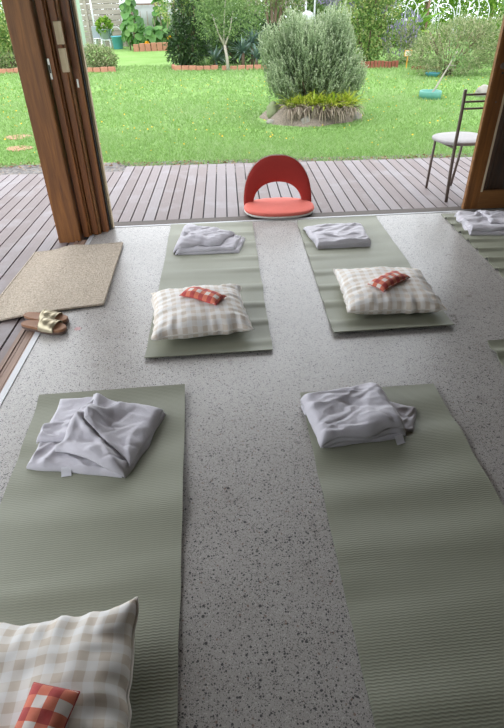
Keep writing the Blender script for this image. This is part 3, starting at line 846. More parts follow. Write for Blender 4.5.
# ------------------------------------------------------------------ jute mat and sandals
def jz(x): 
    t = min(1, max(0, (x + 1.34) / .22)); return DK + .002 + (.019) * (t * t * (3 - 2 * t))
TLj, TRj, BRj, BLj = [Vector(p) for p in ((-1.385, 3.50), (-.785, 3.585), (-.752, 2.662), (-1.405, 2.525))]
mj = MB(); nu, nv = 50, 50; vs = []
for lay in (0, 1):
    for j in range(nv + 1):
        for i in range(nu + 1):
            u, v = i / nu, j / nv
            p = TLj * (1 - u) * (1 - v) + TRj * u * (1 - v) + BRj * u * v + BLj * (1 - u) * v
            z = jz(p.x) + 0.010 * math.exp(-((u - .42) / .15) ** 2) * math.exp(-v / .12) + .004 * mn.noise(Vector((p.x * 6, p.y * 6, 3)))
            vs.append((p.x, p.y + .01 * mn.noise(Vector((p.x * 4, v * 3, 1))), max(z, jz(p.x)) + (.011 if lay else .001)))
n1 = (nu + 1) * (nv + 1); fs = []; q = lambda i, j, l: l * n1 + j * (nu + 1) + i
for j in range(nv):
    for i in range(nu):
        fs.append((q(i, j, 1), q(i, j + 1, 1), q(i + 1, j + 1, 1), q(i + 1, j, 1))); fs.append((q(i, j, 0), q(i + 1, j, 0), q(i + 1, j + 1, 0), q(i, j + 1, 0)))
    fs.append((q(0, j, 0), q(0, j + 1, 0), q(0, j + 1, 1), q(0, j, 1))); fs.append((q(nu, j, 1), q(nu, j + 1, 1), q(nu, j + 1, 0), q(nu, j, 0)))
for i in range(nu):
    fs.append((q(i, 0, 1), q(i + 1, 0, 1), q(i + 1, 0, 0), q(i, 0, 0))); fs.append((q(i, nv, 0), q(i + 1, nv, 0), q(i + 1, nv, 1), q(i, nv, 1)))
mj.add(vs, fs)
oj = mj.build('jute_doormat', M['jute'], smooth=True); tag(oj, 'natural woven jute doormat lying across the left door track', 'doormat')
oj.modifiers.new('edge', 'EDGE_SPLIT').split_angle = math.radians(50)
bd = MB()
edge = [q(i, 0, 1) for i in range(nu)] + [q(nu, j, 1) for j in range(nv)] + [q(i, nv, 1) for i in range(nu, 0, -1)] + [q(0, j, 1) for j in range(nv, 0, -1)]
bd.ring([Vector(vs[i]) - Vector((0, 0, .004)) for i in edge], .0075, 6)
o = bd.build('bound_edge', M['jute'], oj, smooth=True)

def sandal(loc, rz, mirror, label):
    root = empty('sandal', loc, rz); tag(root, label, 'sandal', 'pair of gold slide sandals')
    L = .262
    def half(t):      # half width along the length, toe at t=1
        return .036 + .012 * math.sin(PI * min(1, max(0, (t - .25) / .75)) ) if False else .034 + .013 * (1 / (1 + math.exp(-(t - .5) * 14)))
    out = []
    n = 40
    for i in range(n):
        a = 2 * PI * i / n; c, s = math.cos(a), math.sin(a)
        x = L / 2 * math.copysign(abs(c) ** .8, c); t = x / L + .5
        y = half(t) * math.copysign(abs(s) ** .75, s) + mirror * .006 * math.sin(PI * t)
        out.append((x, y))
    def slab(z0, z1, sc, lip=0):
        m = MB(); rings = []
        prof = [(sc - .03, z0), (sc, z0 + .003), (sc, z1 - .003), (sc - .03, z1)]
        vs = []
        for f_, z in prof:
            for x, y in out: vs.append((x * f_, y * f_, z + .006 * max(0, -x / L)))
        fs = []
        for r_ in range(3):
            for i in range(n): fs.append((r_ * n + i, r_ * n + (i + 1) % n, (r_ + 1) * n + (i + 1) % n, (r_ + 1) * n + i))
        c0 = len(vs); vs.append((0, 0, z0)); c1 = len(vs); vs.append((0, 0, z1 - lip))
        for i in range(n): fs.append((c0, (i + 1) % n, i)); fs.append((c1, 3 * n + i, 3 * n + (i + 1) % n))
        return m.add(vs, fs)
    slab(0, .014, 1.0).build('outsole', M['sole'], root, smooth=False)
    slab(.014, .030, .99, .004).build('footbed', M['tan'], root, smooth=False)
    # broad strap over the forefoot
    m = MB(); vs = []; nx_, na = 14, 18
    for lay in (0, .003):
        for i in range(nx_ + 1):
            x = -.012 + .092 * i / nx_
            t = x / L + .5; hw = half(t) + .003
            for k in range(na + 1):
                a = PI * k / na; top = .050 - .018 * (i / nx_) + .0012 * math.sin(i * .9 + k * .35)
                vs.append((x + .008 * math.sin(a) * (1 - i / nx_) , (hw + lay) * math.cos(a) + mirror * .006, .016 + (top + lay) * math.sin(a) ** .75))
    fs = []; k1 = (nx_ + 1) * (na + 1); q_ = lambda i, k: i * (na + 1) + k
    for i in range(nx_):
        for k in range(na):
            fs.append((k1 + q_(i, k), k1 + q_(i + 1, k), k1 + q_(i + 1, k + 1), k1 + q_(i, k + 1))); fs.append((q_(i, k), q_(i, k + 1), q_(i + 1, k + 1), q_(i + 1, k)))
    for k in range(na):
        fs.append((q_(0, k), k1 + q_(0, k), k1 + q_(0, k + 1), q_(0, k + 1))); fs.append((q_(nx_, k), q_(nx_, k + 1), k1 + q_(nx_, k + 1), k1 + q_(nx_, k)))
    m.add(vs, fs).build('strap', M['gold'], root, smooth=True)
    return root
sandal((-1.015, 2.408, .005), math.radians(-16), 1, 'gold strapped slide sandal, the nearer of the pair by the doormat')
sandal((-1.030, 2.505, .005), math.radians(-15), -1, 'gold strapped slide sandal, the one tucked between its mate and the doormat')

# ------------------------------------------------------------------ red floor chair
rc = empty('floor_chair', (.405, 4.215, 0), 0.02)
tag(rc, 'red legless floor chair with an arched cut-out backrest on the threshold', 'floor chair')
def superell(a, b, e, n=64):
    return [(a * math.copysign(abs(math.cos(2 * PI * i / n)) ** (2 / e), math.cos(2 * PI * i / n)), b * math.copysign(abs(math.sin(2 * PI * i / n)) ** (2 / e), math.sin(2 * PI * i / n))) for i in range(n)]
def disc(out, prof):
    m = MB(); n = len(out); vs = [(x * f_, y * f_, z) for f_, z in prof for x, y in out]; fs = []
    for r_ in range(len(prof) - 1):
        for i in range(n): fs.append((r_ * n + i, r_ * n + (i + 1) % n, (r_ + 1) * n + (i + 1) % n, (r_ + 1) * n + i))
    fs.append(tuple(reversed(range(n)))); c = len(vs); vs.append((0, 0, prof[-1][1]))
    k = (len(prof) - 1) * n
    for i in range(n): fs.append((c, k + i, k + (i + 1) % n))
    return m.add(vs, fs)
ol = superell(.290, .212, 2.35)
disc(ol, [(.90, .004), (.97, .006), (.995, .014), (.985, .024)]).build('seat_shell', M['cream'], rc, smooth=True)
disc(ol, [(.985, .0242), (1.0, .032), (.985, .044), (.93, .050), (.6, .047)]).build('seat_pad', M['seatred'], rc, smooth=True)
def arch(zoff, thick, grow, name, mat):
    m = MB(); na, nr = 60, 8; vs = []
    for lay in (0, 1):
        for i in range(na + 1):
            a = PI * i / na; c, s = math.cos(a), math.sin(a)
            ox = (.286 + grow) * math.copysign(abs(c) ** .86, c); oz = .024 + (.372 + grow) * abs(s) ** .86
            ix = (.205 - grow) * math.copysign(abs(c) ** .9, c); iz = .024 + (.170 - grow) * abs(s) ** .95
            for k in range(nr + 1):
                f_ = k / nr; x = ix * (1 - f_) + ox * f_; z = iz * (1 - f_) + oz * f_
                pr = math.sin(PI * min(1, max(0, f_))) ** .35 if 0 < f_ < 1 else 0
                yb = .128 + .16 * z - .30 * x * x      # wraps a little round the sitter and leans back
                y = yb + zoff + (thick * .5 * pr if lay else -thick * .5 * pr)
                vs.append((x, y, z))
    k1 = (na + 1) * (nr + 1); q_ = lambda i, k: i * (nr + 1) + k; fs = []
    for i in range(na):
        for k in range(nr):
            fs.append((q_(i, k), q_(i, k + 1), q_(i + 1, k + 1), q_(i + 1, k))); fs.append((k1 + q_(i, k), k1 + q_(i + 1, k), k1 + q_(i + 1, k + 1), k1 + q_(i, k + 1)))
    for e in (0, na):
        for k in range(nr): fs.append((q_(e, k), k1 + q_(e, k), k1 + q_(e, k + 1), q_(e, k + 1)))
    o = m.add(vs, fs).build(name, mat, rc, smooth=True)
    return o
arch(0, .026, 0, 'backrest', M['red']); arch(.017, .016, .004, 'back_shell', M['cream'])
for sx in (-1, 1):
    o = MB().lathe([(.011, 0), (.013, .004), (.013, .026), (.011, .03)], 16).build('hinge', M['black'], rc); o.rotation_euler = (0, PI / 2, 0); o.location = (sx * .262 - .015, .118, .030)

# ------------------------------------------------------------------ metal chair on the deck
ch = empty('garden_chair', (1.99, 4.60, DK), math.radians(11))
tag(ch, 'slim brown metal chair with a round pale seat on the deck by the glass door', 'chair')
def cp_(pts, r, name, mat=None):
    return MB().tube(pts, r, 10).build(name, mat or M['bronze'], ch, smooth=True)
def rear(sx): return [(sx * .165, -.205, 0), (sx * .170, -.19, .25), (sx * .180, -.195, .45), (sx * .200, -.225, .70), (sx * .215, -.24, .87)]
for sx in (-1, 1):
    cp_(rear(sx), .0135, 'rear_leg')
    cp_([(sx * .125, .205, 0), (sx * .135, .185, .22), (sx * .14, .17, .435)], .0115, 'front_leg')
for z, y in ((.835, -.250), (.785, -.245), (.735, -.238)):
    hw = .207 + (z - .835) * .1
    cp_([(-hw, y, z), (-.09, y - .012, z), (0, y - .016, z), (.09, y - .012, z), (hw, y, z)], .008, 'back_rung')
cp_([(-.165, -.19, .43), (-.14, .165, .43), (0, .185, .43), (.14, .165, .43), (.165, -.19, .43)], .009, 'seat_rail')
so_ = superell(.232, .215, 2.5)
disc([(x, y) for x, y in so_], [(.94, .446), (1.0, .452), (1.0, .468), (.95, .476), (.5, .480)]).build('seat', M['seatpad'], ch, smooth=True)

# ------------------------------------------------------------------ plants
def unit(v): return v / np.maximum(1e-6, np.linalg.norm(v, axis=-1, keepdims=True))
def leaf_mesh(name, P, D, L, Wd, mat, parent, fold=.25, var=None, bend=.15):
    """pointed leaves at P along D, two tilted halves each"""
    n = len(P); D = unit(D); L = np.broadcast_to(L, (n,))[:, None]; Wd = np.broadcast_to(Wd, (n,))[:, None]
    S = unit(np.cross(D, unit(RNG.normal(size=(n, 3)) * .6 + np.array([0, 0, 1.0])))); U = np.cross(S, D)
    base = P; mid = P + D * L * .45; tip = P + D * L - np.array([0, 0, 1.0]) * L * bend
    l = mid + S * Wd * .5 + U * Wd * fold; r = mid - S * Wd * .5 + U * Wd * fold
    V = np.stack([base, l, tip, r], 1).reshape(-1, 3)
    i = np.arange(n)[:, None] * 4
    F = np.concatenate([i + np.array([[0, 1, 2]]), i + np.array([[0, 2, 3]])], 1).reshape(-1, 3)
    v = RNG.random(n) if var is None else var
    return np_mesh(name, V, F, mat, parent, var=np.repeat(v, 2))
def crown_pts(blobs, n, inner=.55):
    vol = np.array([(a * b * c) ** .67 for (_, _, _, a, b, c) in blobs]); pick = RNG.choice(len(blobs), n, p=vol / vol.sum())
    B = np.array(blobs)[pick]; d = unit(RNG.normal(size=(n, 3)))
    r = inner + (1 - inner) * RNG.random(n) ** .6
    lump = 1 + .14 * np.sin(d[:, 0] * 7 + B[:, 0] * 5) * np.cos(d[:, 2] * 6 + d[:, 1] * 5)
    return B[:, :3] + d * B[:, 3:] * (r * lump)[:, None], d
def shrub(name, loc, blobs, n, L, Wd, mat, label, cat='shrub', stems=5, bark='barkb', group=None, up=.35, jit=.8, zmin=.03, trunk=None):
    root = empty(name, loc); tag(root, label, cat, group)
    P, d = crown_pts(blobs, n); P[:, 2] = np.maximum(P[:, 2], zmin + .05 * RNG.random(n))
    D = d + np.array([0, 0, up]) + RNG.normal(size=(n, 3)) * jit
    leaf_mesh('foliage', P, D, L * (.7 + .6 * RNG.random(n)), Wd * (.7 + .6 * RNG.random(n)), mat, root)
    m = MB()
    if trunk: 
        for pts, rad in trunk: m.tube(pts, rad, 9)
    else:
        for k in range(stems):
            b = blobs[k % len(blobs)]; a = random.uniform(0, 2 * PI)
            e = Vector((b[0] + .4 * b[3] * math.cos(a), b[1] + .4 * b[4] * math.sin(a), b[2] + .3 * b[5]))
            s0 = Vector((e.x * .15 + .05 * math.cos(a), e.y * .15 + .05 * math.sin(a), 0))
            mid = (s0 + e) / 2 + Vector((random.uniform(-.06, .06), random.uniform(-.06, .06), 0))
            m.tube([s0, mid, e], [.035, .025, .012], 7)
    m.build('trunk' if trunk else 'stems', M[bark], root, smooth=True)
    return root
def straps(name, c, n, L, Wd, elev, mat, parent, spread=.1, droop=.8, segs=5, thick=0, taper=1.0, az=None):
    """arching strap leaves from around c"""
    V = []; F = []; VR = []
    for i in range(n):
        a = random.uniform(0, 2 * PI) if az is None else random.uniform(*az); e = math.radians(random.uniform(*elev))
        l = L * random.uniform(.65, 1.1); wd = Wd * random.uniform(.8, 1.15); q0 = random.uniform(0, spread)
        p = Vector((c[0] + q0 * math.cos(a), c[1] + q0 * math.sin(a), c[2])); s = Vector((-math.sin(a), math.cos(a), 0)); b = len(V)
        for k in range(segs + 1):
            f_ = k / segs; hw = wd * .5 * (math.sin(PI * min(1, .18 + f_ * .82)) ** .7 if taper > 1 else (1 - f_ ** 2.2) * (.75 + .25 * min(1, f_ * 4))) + .0015
            V.append(p + s * hw + Vector((0, 0, hw * .5))); V.append(p.copy()); V.append(p - s * hw + Vector((0, 0, hw * .5)))
            p = p + Vector((math.cos(e) * math.cos(a), math.cos(e) * math.sin(a), math.sin(e))) * (l / segs); e -= droop * random.uniform(.7, 1.3) / segs
        r = random.random()
        for k in range(segs):
            o = b + 3 * k
            F.append((o, o + 1, o + 4, o + 3)); F.append((o + 1, o + 2, o + 5, o + 4)); VR += [r, r]
    return np_mesh(name, np.array([tuple(v) for v in V]), np.array(F), mat, parent, var=np.array(VR), smooth=True)

# lawn grass: short blades, denser near the deck
def grass(n, y0, y1, h, wd):
    y = y0 + (y1 - y0) * RNG.random(n); half = .62 * y + 1.5
    x = (RNG.random(n) * 2 - 1) * half + .02 * y
    keep = ~(((x - 1.5) / .95) ** 2 + ((y - 10.35) / .85) ** 2 < 1)
    edge = 7.42 - .28 / (1 + np.exp(-(x + 1.3) * 4)) + .08 * np.sin(x * 2.3) + .08 * np.sin(x * 7.1 + 1)
    keep &= y > edge - .03
    x, y = x[keep], y[keep]; n = len(x)
    patch = np.array([mn.noise(Vector((a * .7, b * .7, 0))) for a, b in zip(x, y)])
    hh = h * (.6 + .8 * RNG.random(n)) * (1 + .5 * patch); a = RNG.random(n) * 2 * PI
    base = np.stack([x, y, np.full(n, G)], 1); s = np.stack([np.cos(a), np.sin(a), 0 * a], 1) * (wd * (.6 + .8 * RNG.random(n)))[:, None]
    lean = np.stack([RNG.normal(size=n) * .5, RNG.normal(size=n) * .5, np.ones(n)], 1) * hh[:, None]
    V = np.stack([base - s * .5, base + s * .5, base + lean * .6 + s * .35, base + lean * np.array([1.25, 1.25, 1.0])], 1).reshape(-1, 3)
    F = (np.arange(n)[:, None] * 4 + np.array([[0, 1, 2, 3]]))
    v = np.clip(RNG.random(n) * .75 + .25 * (patch + .5), 0, 1)
    return V, F, v
parts = [grass(60000, 7.1, 9.2, .045, .011), grass(60000, 9.2, 13, .045, .018), grass(50000, 13, 21, .05, .03)]
off = 0; Vs = []; Fs = []; vv = []
for a, b, c in parts: Vs.append(a); Fs.append(b + off); vv.append(c); off += len(a)
g = np_mesh('lawn_grass', np.concatenate(Vs), np.concatenate(Fs), M['grass'], var=np.concatenate(vv)); tag(g, 'short bright green grass covering the lawn', 'grass', kind='stuff')
n = 420; y = 7.6 + 9 * RNG.random(n) ** .8; x = (RNG.random(n) * 2 - 1) * (.5 * y); P = np.stack([x, y, np.full(n, G + .045)], 1)
fl = leaf_mesh('lawn_flowers', P, np.stack([RNG.normal(size=n), RNG.normal(size=n), .2 + 0 * x], 1), .035, .03, M['yellow'], None); tag(fl, 'tiny yellow flowers dotted through the lawn', 'flowers', kind='stuff')
n = 500; x = -5 + 10 * RNG.random(n); y = 6.95 + .35 * RNG.random(n) + .15 * (x < -1.3); P = np.stack([x, y, np.full(n, G + .03)], 1)
fl = leaf_mesh('leaf_litter', P, np.stack([RNG.normal(size=n), RNG.normal(size=n), .15 + 0 * x], 1), .05, .03, M['litter'], None); tag(fl, 'dry brown leaves scattered along the edge of the lawn', 'leaf litter', kind='stuff')

# stepping stones
for k, (x, y, r, lab) in enumerate(((-3.44, 9.27, .22, 'terracotta stepping stone in the lawn, the further of two left of the post'), (-3.16, 8.43, .20, 'terracotta stepping stone in the lawn, the nearer of two left of the post'))):
    m = MB(); out = [(r * (1 + .08 * math.sin(3 * q + k)) * math.cos(q), .8 * r * (1 + .06 * math.cos(4 * q)) * math.sin(q)) for q in [2 * PI * i / 28 for i in range(28)]]
    o = disc(out, [(1.0, 0), (1.0, .012), (.96, .018), (.5, .019)]).build('stepping_stone', M['paver'], loc=(x, y, G)); tag(o, lab, 'stepping stone', 'stepping stones in the lawn')

def rock(name, loc, r, mat, label, seed, cat='rock', group=None):
    m = MB(); n, k = 20, 12; vs = []; fs = []
    for j in range(k + 1):
        th = PI * j / k
        for i in range(n):
            ph = 2 * PI * i / n; d_ = Vector((math.sin(th) * math.cos(ph), math.sin(th) * math.sin(ph), math.cos(th)))
            f_ = 1 + .28 * mn.noise(d_ * 1.5 + Vector((seed, 0, 0))) + .1 * mn.noise(d_ * 4 + Vector((seed, 3, 0)))
            vs.append((r[0] * d_.x * f_, r[1] * d_.y * f_, max(-.02, r[2] * (d_.z * f_ + .55))))
    for j in range(k):
        for i in range(n): fs.append((j * n + i, (j + 1) * n + i, (j + 1) * n + (i + 1) % n, j * n + (i + 1) % n))
    o = m.add(vs, fs).build(name, mat, smooth=True, loc=loc); tag(o, label, cat, group); return o

# island bed with rosemary
mm = MB(); na, nr = 48, 14; vs = [(0, 0, .36)]
for k in range(1, nr + 1):
    f_ = k / nr
    for i in range(na):
        a = 2 * PI * i / na; rr = f_ * (1 + .08 * math.sin(3 * a + 1) + .05 * math.sin(7 * a))
        x, y = .92 * rr * math.cos(a), .80 * rr * math.sin(a)
        vs.append((x, y, .36 * (1 - f_ ** 2.2) + .035 * mn.noise(Vector((x * 6, y * 6, 2))) * (1 - f_) - .01 * (k == nr)))
fs = [(0, 1 + i, 1 + (i + 1) % na) for i in range(na)]
for k in range(nr - 1):
    for i in range(na): fs.append((1 + k * na + i, 1 + (k + 1) * na + i, 1 + (k + 1) * na + (i + 1) % na, 1 + k * na + (i + 1) % na))
o = mm.add(vs, fs).build('mulch_mound', M['mulch'], smooth=True, loc=(1.52, 10.40, G)); tag(o, 'round mound of dry brown mulch under the big grey-green bush', 'garden bed')

rb = empty('rosemary_bush', (1.56, 10.62, G + .14)); tag(rb, 'large round grey-green rosemary-like bush in the middle of the lawn', 'bush')
P = []; D = []; Ls = []; VR = []
for s_ in range(2700):
    d_ = unit(RNG.normal(size=3) * np.array([1, 1, .9]) + np.array([0, 0, .12]))
    if d_[2] < -.35: d_[2] = -.2
    lump = 1 + .16 * math.sin(5 * d_[0] + 2) * math.cos(4 * d_[2] + 3 * d_[1]) + .10 * math.sin(9 * d_[0] + 4 * d_[2] + 1)
    r = (.62 + .38 * RNG.random() ** .5) * lump
    tip = np.array([.97, .84, .88]) * d_ * r + np.array([0, 0, .70]); tip[2] = max(tip[2], .26 + .14 * RNG.random())
    dr = unit(d_ * .55 + np.array([0, 0, .85]) + RNG.normal(size=3) * .22); sl = .20 + .26 * RNG.random(); bn = 22
    t = np.linspace(0, 1, bn)[:, None]; pts = tip - dr * sl * (1 - t)
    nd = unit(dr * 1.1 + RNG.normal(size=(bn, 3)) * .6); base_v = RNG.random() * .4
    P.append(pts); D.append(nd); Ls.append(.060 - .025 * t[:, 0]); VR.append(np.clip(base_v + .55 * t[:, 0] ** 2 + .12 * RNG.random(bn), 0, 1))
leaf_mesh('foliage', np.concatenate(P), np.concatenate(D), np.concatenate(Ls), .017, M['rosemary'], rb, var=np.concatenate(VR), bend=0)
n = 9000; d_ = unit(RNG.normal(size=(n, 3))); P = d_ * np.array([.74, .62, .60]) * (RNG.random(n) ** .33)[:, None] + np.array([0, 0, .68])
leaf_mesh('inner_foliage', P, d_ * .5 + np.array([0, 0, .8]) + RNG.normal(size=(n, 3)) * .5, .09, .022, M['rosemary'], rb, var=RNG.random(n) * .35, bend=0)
m = MB()
for k in range(26):
    a = 2 * PI * k / 26 + random.uniform(-.1, .1); e = random.uniform(.3, .75)
    end = Vector((e * math.cos(a), e * .9 * math.sin(a), random.uniform(.35, .85))); mid = Vector((end.x * .45, end.y * .45, end.z * .45 - .02))
    m.tube([(.05 * math.cos(a), .05 * math.sin(a), 0), mid, end], [.022, .016, .006], 6)
m.build('stems', M['barkb'], rb, smooth=True)
lc = empty('lily_clump', (1.66, 9.86, G + .15)); tag(lc, 'clump of lime green strap leaves at the front of the round mound', 'plant')
V0 = None
for k, (dx, dy) in enumerate([(-.48, .10), (-.32, .02), (-.15, -.05), (.03, -.08), (.2, -.08), (.36, -.02), (.5, .08), (-.05, .12), (.25, .14)]):
    straps('leaf_tuft', (dx, dy, .10), 46, .34, .034, (30, 88), M['lily'], lc, .10, 1.2)
ds = empty('dry_stalks', (1.66, 9.74, G + .06)); tag(ds, 'fringe of dry brown stalks hanging below the lime green leaves', 'dry stalks')
for k in range(9): straps('stalk_tuft', (-.55 + k * .14, -.02 + .06 * abs(k - 4) / 4, .20 + .03 * (k % 2)), 46, .25, .014, (-60, 40), M['dry'], ds, .06, .9, 4, az=(PI, 2 * PI))
rock('boulder', (.86, 10.28, G + .06), (.14, .13, .15), M['moss'], 'green mossy boulder at the left shoulder of the round mound', 1)
rock('rock', (.78, 9.93, G), (.08, .06, .05), M['stone'], 'small pale rock at the left foot of the round mound', 2, group='rocks around the mound')
rock('rock', (1.37, 9.66, G), (.09, .06, .10), M['stone'], 'pale upright rock at the front of the round mound', 3, group='rocks around the mound')
rock('rock', (2.33, 10.05, G), (.10, .08, .09), M['stone'], 'pale rock at the right foot of the round mound', 4, group='rocks around the mound')
rock('boulder', (5.66, 12.38, G), (.20, .16, .15), M['stone'], 'smooth pale boulder on the lawn behind the metal chair', 6)

# brick edgings
def brick_row(name, pts, label, h=.12, cat='garden edging', mat='brick', bw=.22, dep=.10):
    m = MB()
    for (x0, y0), (x1, y1) in zip(pts, pts[1:]):
        L = math.hypot(x1 - x0, y1 - y0); n = max(1, int(L / (bw + .012))); a = math.atan2(y1 - y0, x1 - x0)
        for i in range(n):
            f_ = (i + .5) / n
            X = Matrix.Translation((x0 + (x1 - x0) * f_, y0 + (y1 - y0) * f_, G)) @ Matrix.Rotation(a + random.uniform(-.05, .05), 4, 'Z')
            m.box(-bw / 2, bw / 2, -dep / 2, dep / 2, -.02, h * random.uniform(.88, 1.08), X)
    o = m.build(name, M[mat], bevel=.006); tag(o, label, cat); return o
brick_row('brick_edging', [(-1.72, 19.9), (-1.62, 19.25), (-.2, 19.12)], 'low red brick edging below the dense dark shrub', .13)
brick_row('brick_edging', [(-.1, 18.98), (1.45, 18.9)], 'low red brick edging below the thin tree and aloes', .13)
brick_row('brick_edging', [(-8.2, 19.4), (-6.1, 19.45)], 'low red brick edging on the far left of the wide timber post', .14)
brick_row('brick_edging', [(-4.72, 19.30), (-3.5, 19.20)], 'low red brick edging under the small bush right of the folded doors', .14)
brick_row('log_edging', [(4.2, 18.75), (5.5, 18.55)], 'red-brown log edging below the citrus-like shrub', .20, mat='redlog', bw=.09, dep=.09)
brick_row('log_edging', [(5.75, 18.0), (7.0, 17.6)], 'low red-brown edging behind the blue bowl', .10, mat='redlog', bw=.09, dep=.09)

# plants of the back border
shrub('dense_shrub', (-1.2, 20.0, G), [(0, 0, .75, .62, .5, .75), (.1, 0, 1.5, .5, .45, .7), (-.3, .1, .5, .4, .4, .45), (.3, 0, .5, .4, .4, .45)], 4200, .11, .05, M['dark'], 'dense dark green shrub in the brick edged bed')
shrub('flowering_shrub', (-1.45, 20.5, G), [(0, 0, 1.75, .7, .5, .6), (.4, 0, 2.2, .6, .5, .6)], 1700, .12, .045, M['citrus'], 'yellow-green leafy top rising behind the dense dark shrub')
shrub('thin_tree', (.11, 18.8, G), [(-.15, .1, 1.5, .8, .6, .6), (.35, .1, 1.35, .75, .6, .55), (.1, .2, 2.1, .9, .7, .6), (-.55, .2, 1.25, .5, .4, .45), (.75, .2, 1.7, .6, .5, .6), (-.5, .2, 1.9, .6, .5, .5)], 3400, .09, .036, M['light'], 'thin pale-trunked forked tree in front of the brick edging', 'tree', bark='bark',
      trunk=[([(0, 0, -.02), (-.02, 0, .35), (-.08, 0, .70)], [.055, .045, .04]), ([(-.08, 0, .68), (-.25, 0, 1.0), (-.42, 0, 1.5)], [.034, .025, .012]), ([(-.08, 0, .68), (.08, .02, 1.0), (.22, .05, 1.6)], [.032, .022, .01]), ([(-.10, 0, .72), (-.08, .03, 1.2), (0, .1, 1.9)], [.026, .018, .008])])
for k, (x, y, z, s_, lab) in enumerate(((.62, 19.75, .42, .62, 'largest blue-green aloe right of the thin tree trunk'), (1.05, 19.55, .28, .50, 'blue-green aloe nearest the big rosemary-like bush'), (-.30, 19.8, .22, .55, 'blue-green aloe between the dense shrub and the thin trunk'), (.95, 20.2, .68, .55, 'blue-green aloe standing tallest behind the others'))):
    r_ = empty('aloe', (x, y, G)); tag(r_, lab, 'aloe', 'aloes in the back border')
    straps('leaves', (0, 0, z), 44, s_, .075, (-30, 80), M['aloe'], r_, .05, .7)
    MB().tube([(0, 0, 0), (.01, 0, z)], [.06, .05], 8).build('trunk', M['barkb'], r_, smooth=True)
r_ = empty('strappy_clump', (-.62, 19.55, G)); tag(r_, 'low clump of green strap leaves at the brick edge by the dense shrub', 'plant')
straps('leaves', (0, 0, .02), 70, .5, .03, (30, 85), M['light'], r_, .12, 1.0)
shrub('tall_tree', (1.75, 21.2, G), [(0, 0, 2.4, .9, .8, .7), (.5, .2, 1.9, .7, .6, .5), (-.5, .2, 1.9, .6, .6, .5)], 2300, .11, .045, M['pinkish'], 'brown multi-trunked tree behind the aloes', 'tree',
      trunk=[([(-.12 + .09 * k, 0, -.02), (-.18 + .12 * k + .03 * math.sin(k * 2), .02 * k, .8), (-.3 + .2 * k, .03 * k, 2.1)], [.075, .06, .04]) for k in range(4)])
shrub('small_bush', (-4.05, 19.65, G), [(0, 0, .38, .50, .4, .36), (.25, 0, .3, .35, .3, .28), (-.25, 0, .42, .35, .3, .34)], 2000, .09, .04, M['wisp'], 'small rounded bush with pale tips just right of the folded doors', 'bush')
shrub('leafy_bush', (-7.1, 20.2, G), [(0, 0, .7, .8, .5, .7), (.3, 0, 1.2, .5, .5, .7), (-.6, 0, .9, .8, .6, .9)], 3000, .14, .06, M['citrus'], 'tall yellow-green leafy bush left of the wide timber post', 'bush')
shrub('grey_bush', (-6.9, 19.85, G), [(0, 0, .3, .75, .3, .28), (.5, 0, .25, .4, .3, .25)], 1500, .09, .03, M['wisp'], 'low grey-green plants above the far left brick edging', 'bush')
shrub('citrus_shrub', (4.75, 20.0, G), [(0, 0, .9, .82, .6, .85), (-.4, 0, 1.5, .6, .5, .6), (.4, 0, 1.45, .65, .5, .6), (.1, .1, 2.1, .8, .6, .6), (-.2, -.2, .45, .6, .5, .45)], 5200, .115, .06, M['citrus'], 'large rounded yellow-green shrub above the red-brown log edging')
sv = empty('salvia', (5.75, 19.5, G)); tag(sv, 'loose plant with purple flower spikes right of the large rounded shrub', 'plant')
n = 1500; P, d_ = crown_pts([(0, 0, .5, .55, .4, .5), (.25, 0, .85, .35, .3, .4)], n); leaf_mesh('foliage', P, d_ + RNG.normal(size=(n, 3)) * .6 + np.array([0, 0, .7]), .10, .028, M['wisp'], sv)
n = 420; P, d_ = crown_pts([(0, 0, .72, .60, .4, .5), (.2, 0, 1.05, .4, .3, .4)], n, .85); leaf_mesh('flower_spikes', P, d_ * .4 + np.array([0, 0, 1.0]) + RNG.normal(size=(n, 3)) * .3, .13, .035, M['purple'], sv).__setitem__('kind', 'stuff')
shrub('lilac_tree', (5.3, 22.2, G), [(0, 0, 2.0, 1.1, .7, .6), (-1.2, 0, 2.2, .9, .6, .6)], 2600, .13, .055, M['purple'], 'lilac blossoming tree above the large rounded shrub', 'tree', bark='bark', stems=4)
bn = empty('banana_plant', (6.35, 20.4, G)); tag(bn, 'broad-leaved bright green banana-like plant under the white hoops', 'plant')
straps('leaves', (0, 0, .62), 22, 1.15, .30, (15, 85), M['bright'], bn, .08, 1.1, 6, taper=2); straps('leaves', (.5, .1, .42), 16, 1.0, .28, (5, 80), M['bright'], bn, .08, 1.1, 6, taper=2)
MB().tube([(0, 0, 0), (0, 0, .62)], [.09, .06], 9).build('stem', M['barkb'], bn, smooth=True); MB().tube([(.5, .1, 0), (.5, .1, .42)], [.08, .05], 9).build('stem', M['barkb'], bn, smooth=True)
sb = empty('spreading_bush', (6.25, 16.3, G)); tag(sb, 'wide grey-green wispy bush right of the leaning young tree', 'bush')
n = 9000; P, d_ = crown_pts([(0, 0, .66, 1.05, .8, .66), (.75, .1, .68, .6, .6, .6), (-.65, 0, .52, .5, .5, .45), (.3, .1, 1.02, .6, .5, .38), (1.2, .2, .8, .5, .5, .6)], n, .6)
P[:, 2] = np.maximum(P[:, 2], .03)
leaf_mesh('foliage', P, d_ * .7 + np.array([0, 0, .6]) + RNG.normal(size=(n, 3)) * .6, .10 * (.6 + .8 * RNG.random(n)), .022, M['wisp'], sb)
m = MB()
for k in range(16):
    a = 2 * PI * k / 16; m.tube([(.06 * math.cos(a), .06 * math.sin(a), 0), (.35 * math.cos(a), .3 * math.sin(a), .5), (.8 * math.cos(a), .55 * math.sin(a), 1.05)], [.025, .016, .006], 6)
m.build('stems', M['barkb'], sb, smooth=True)

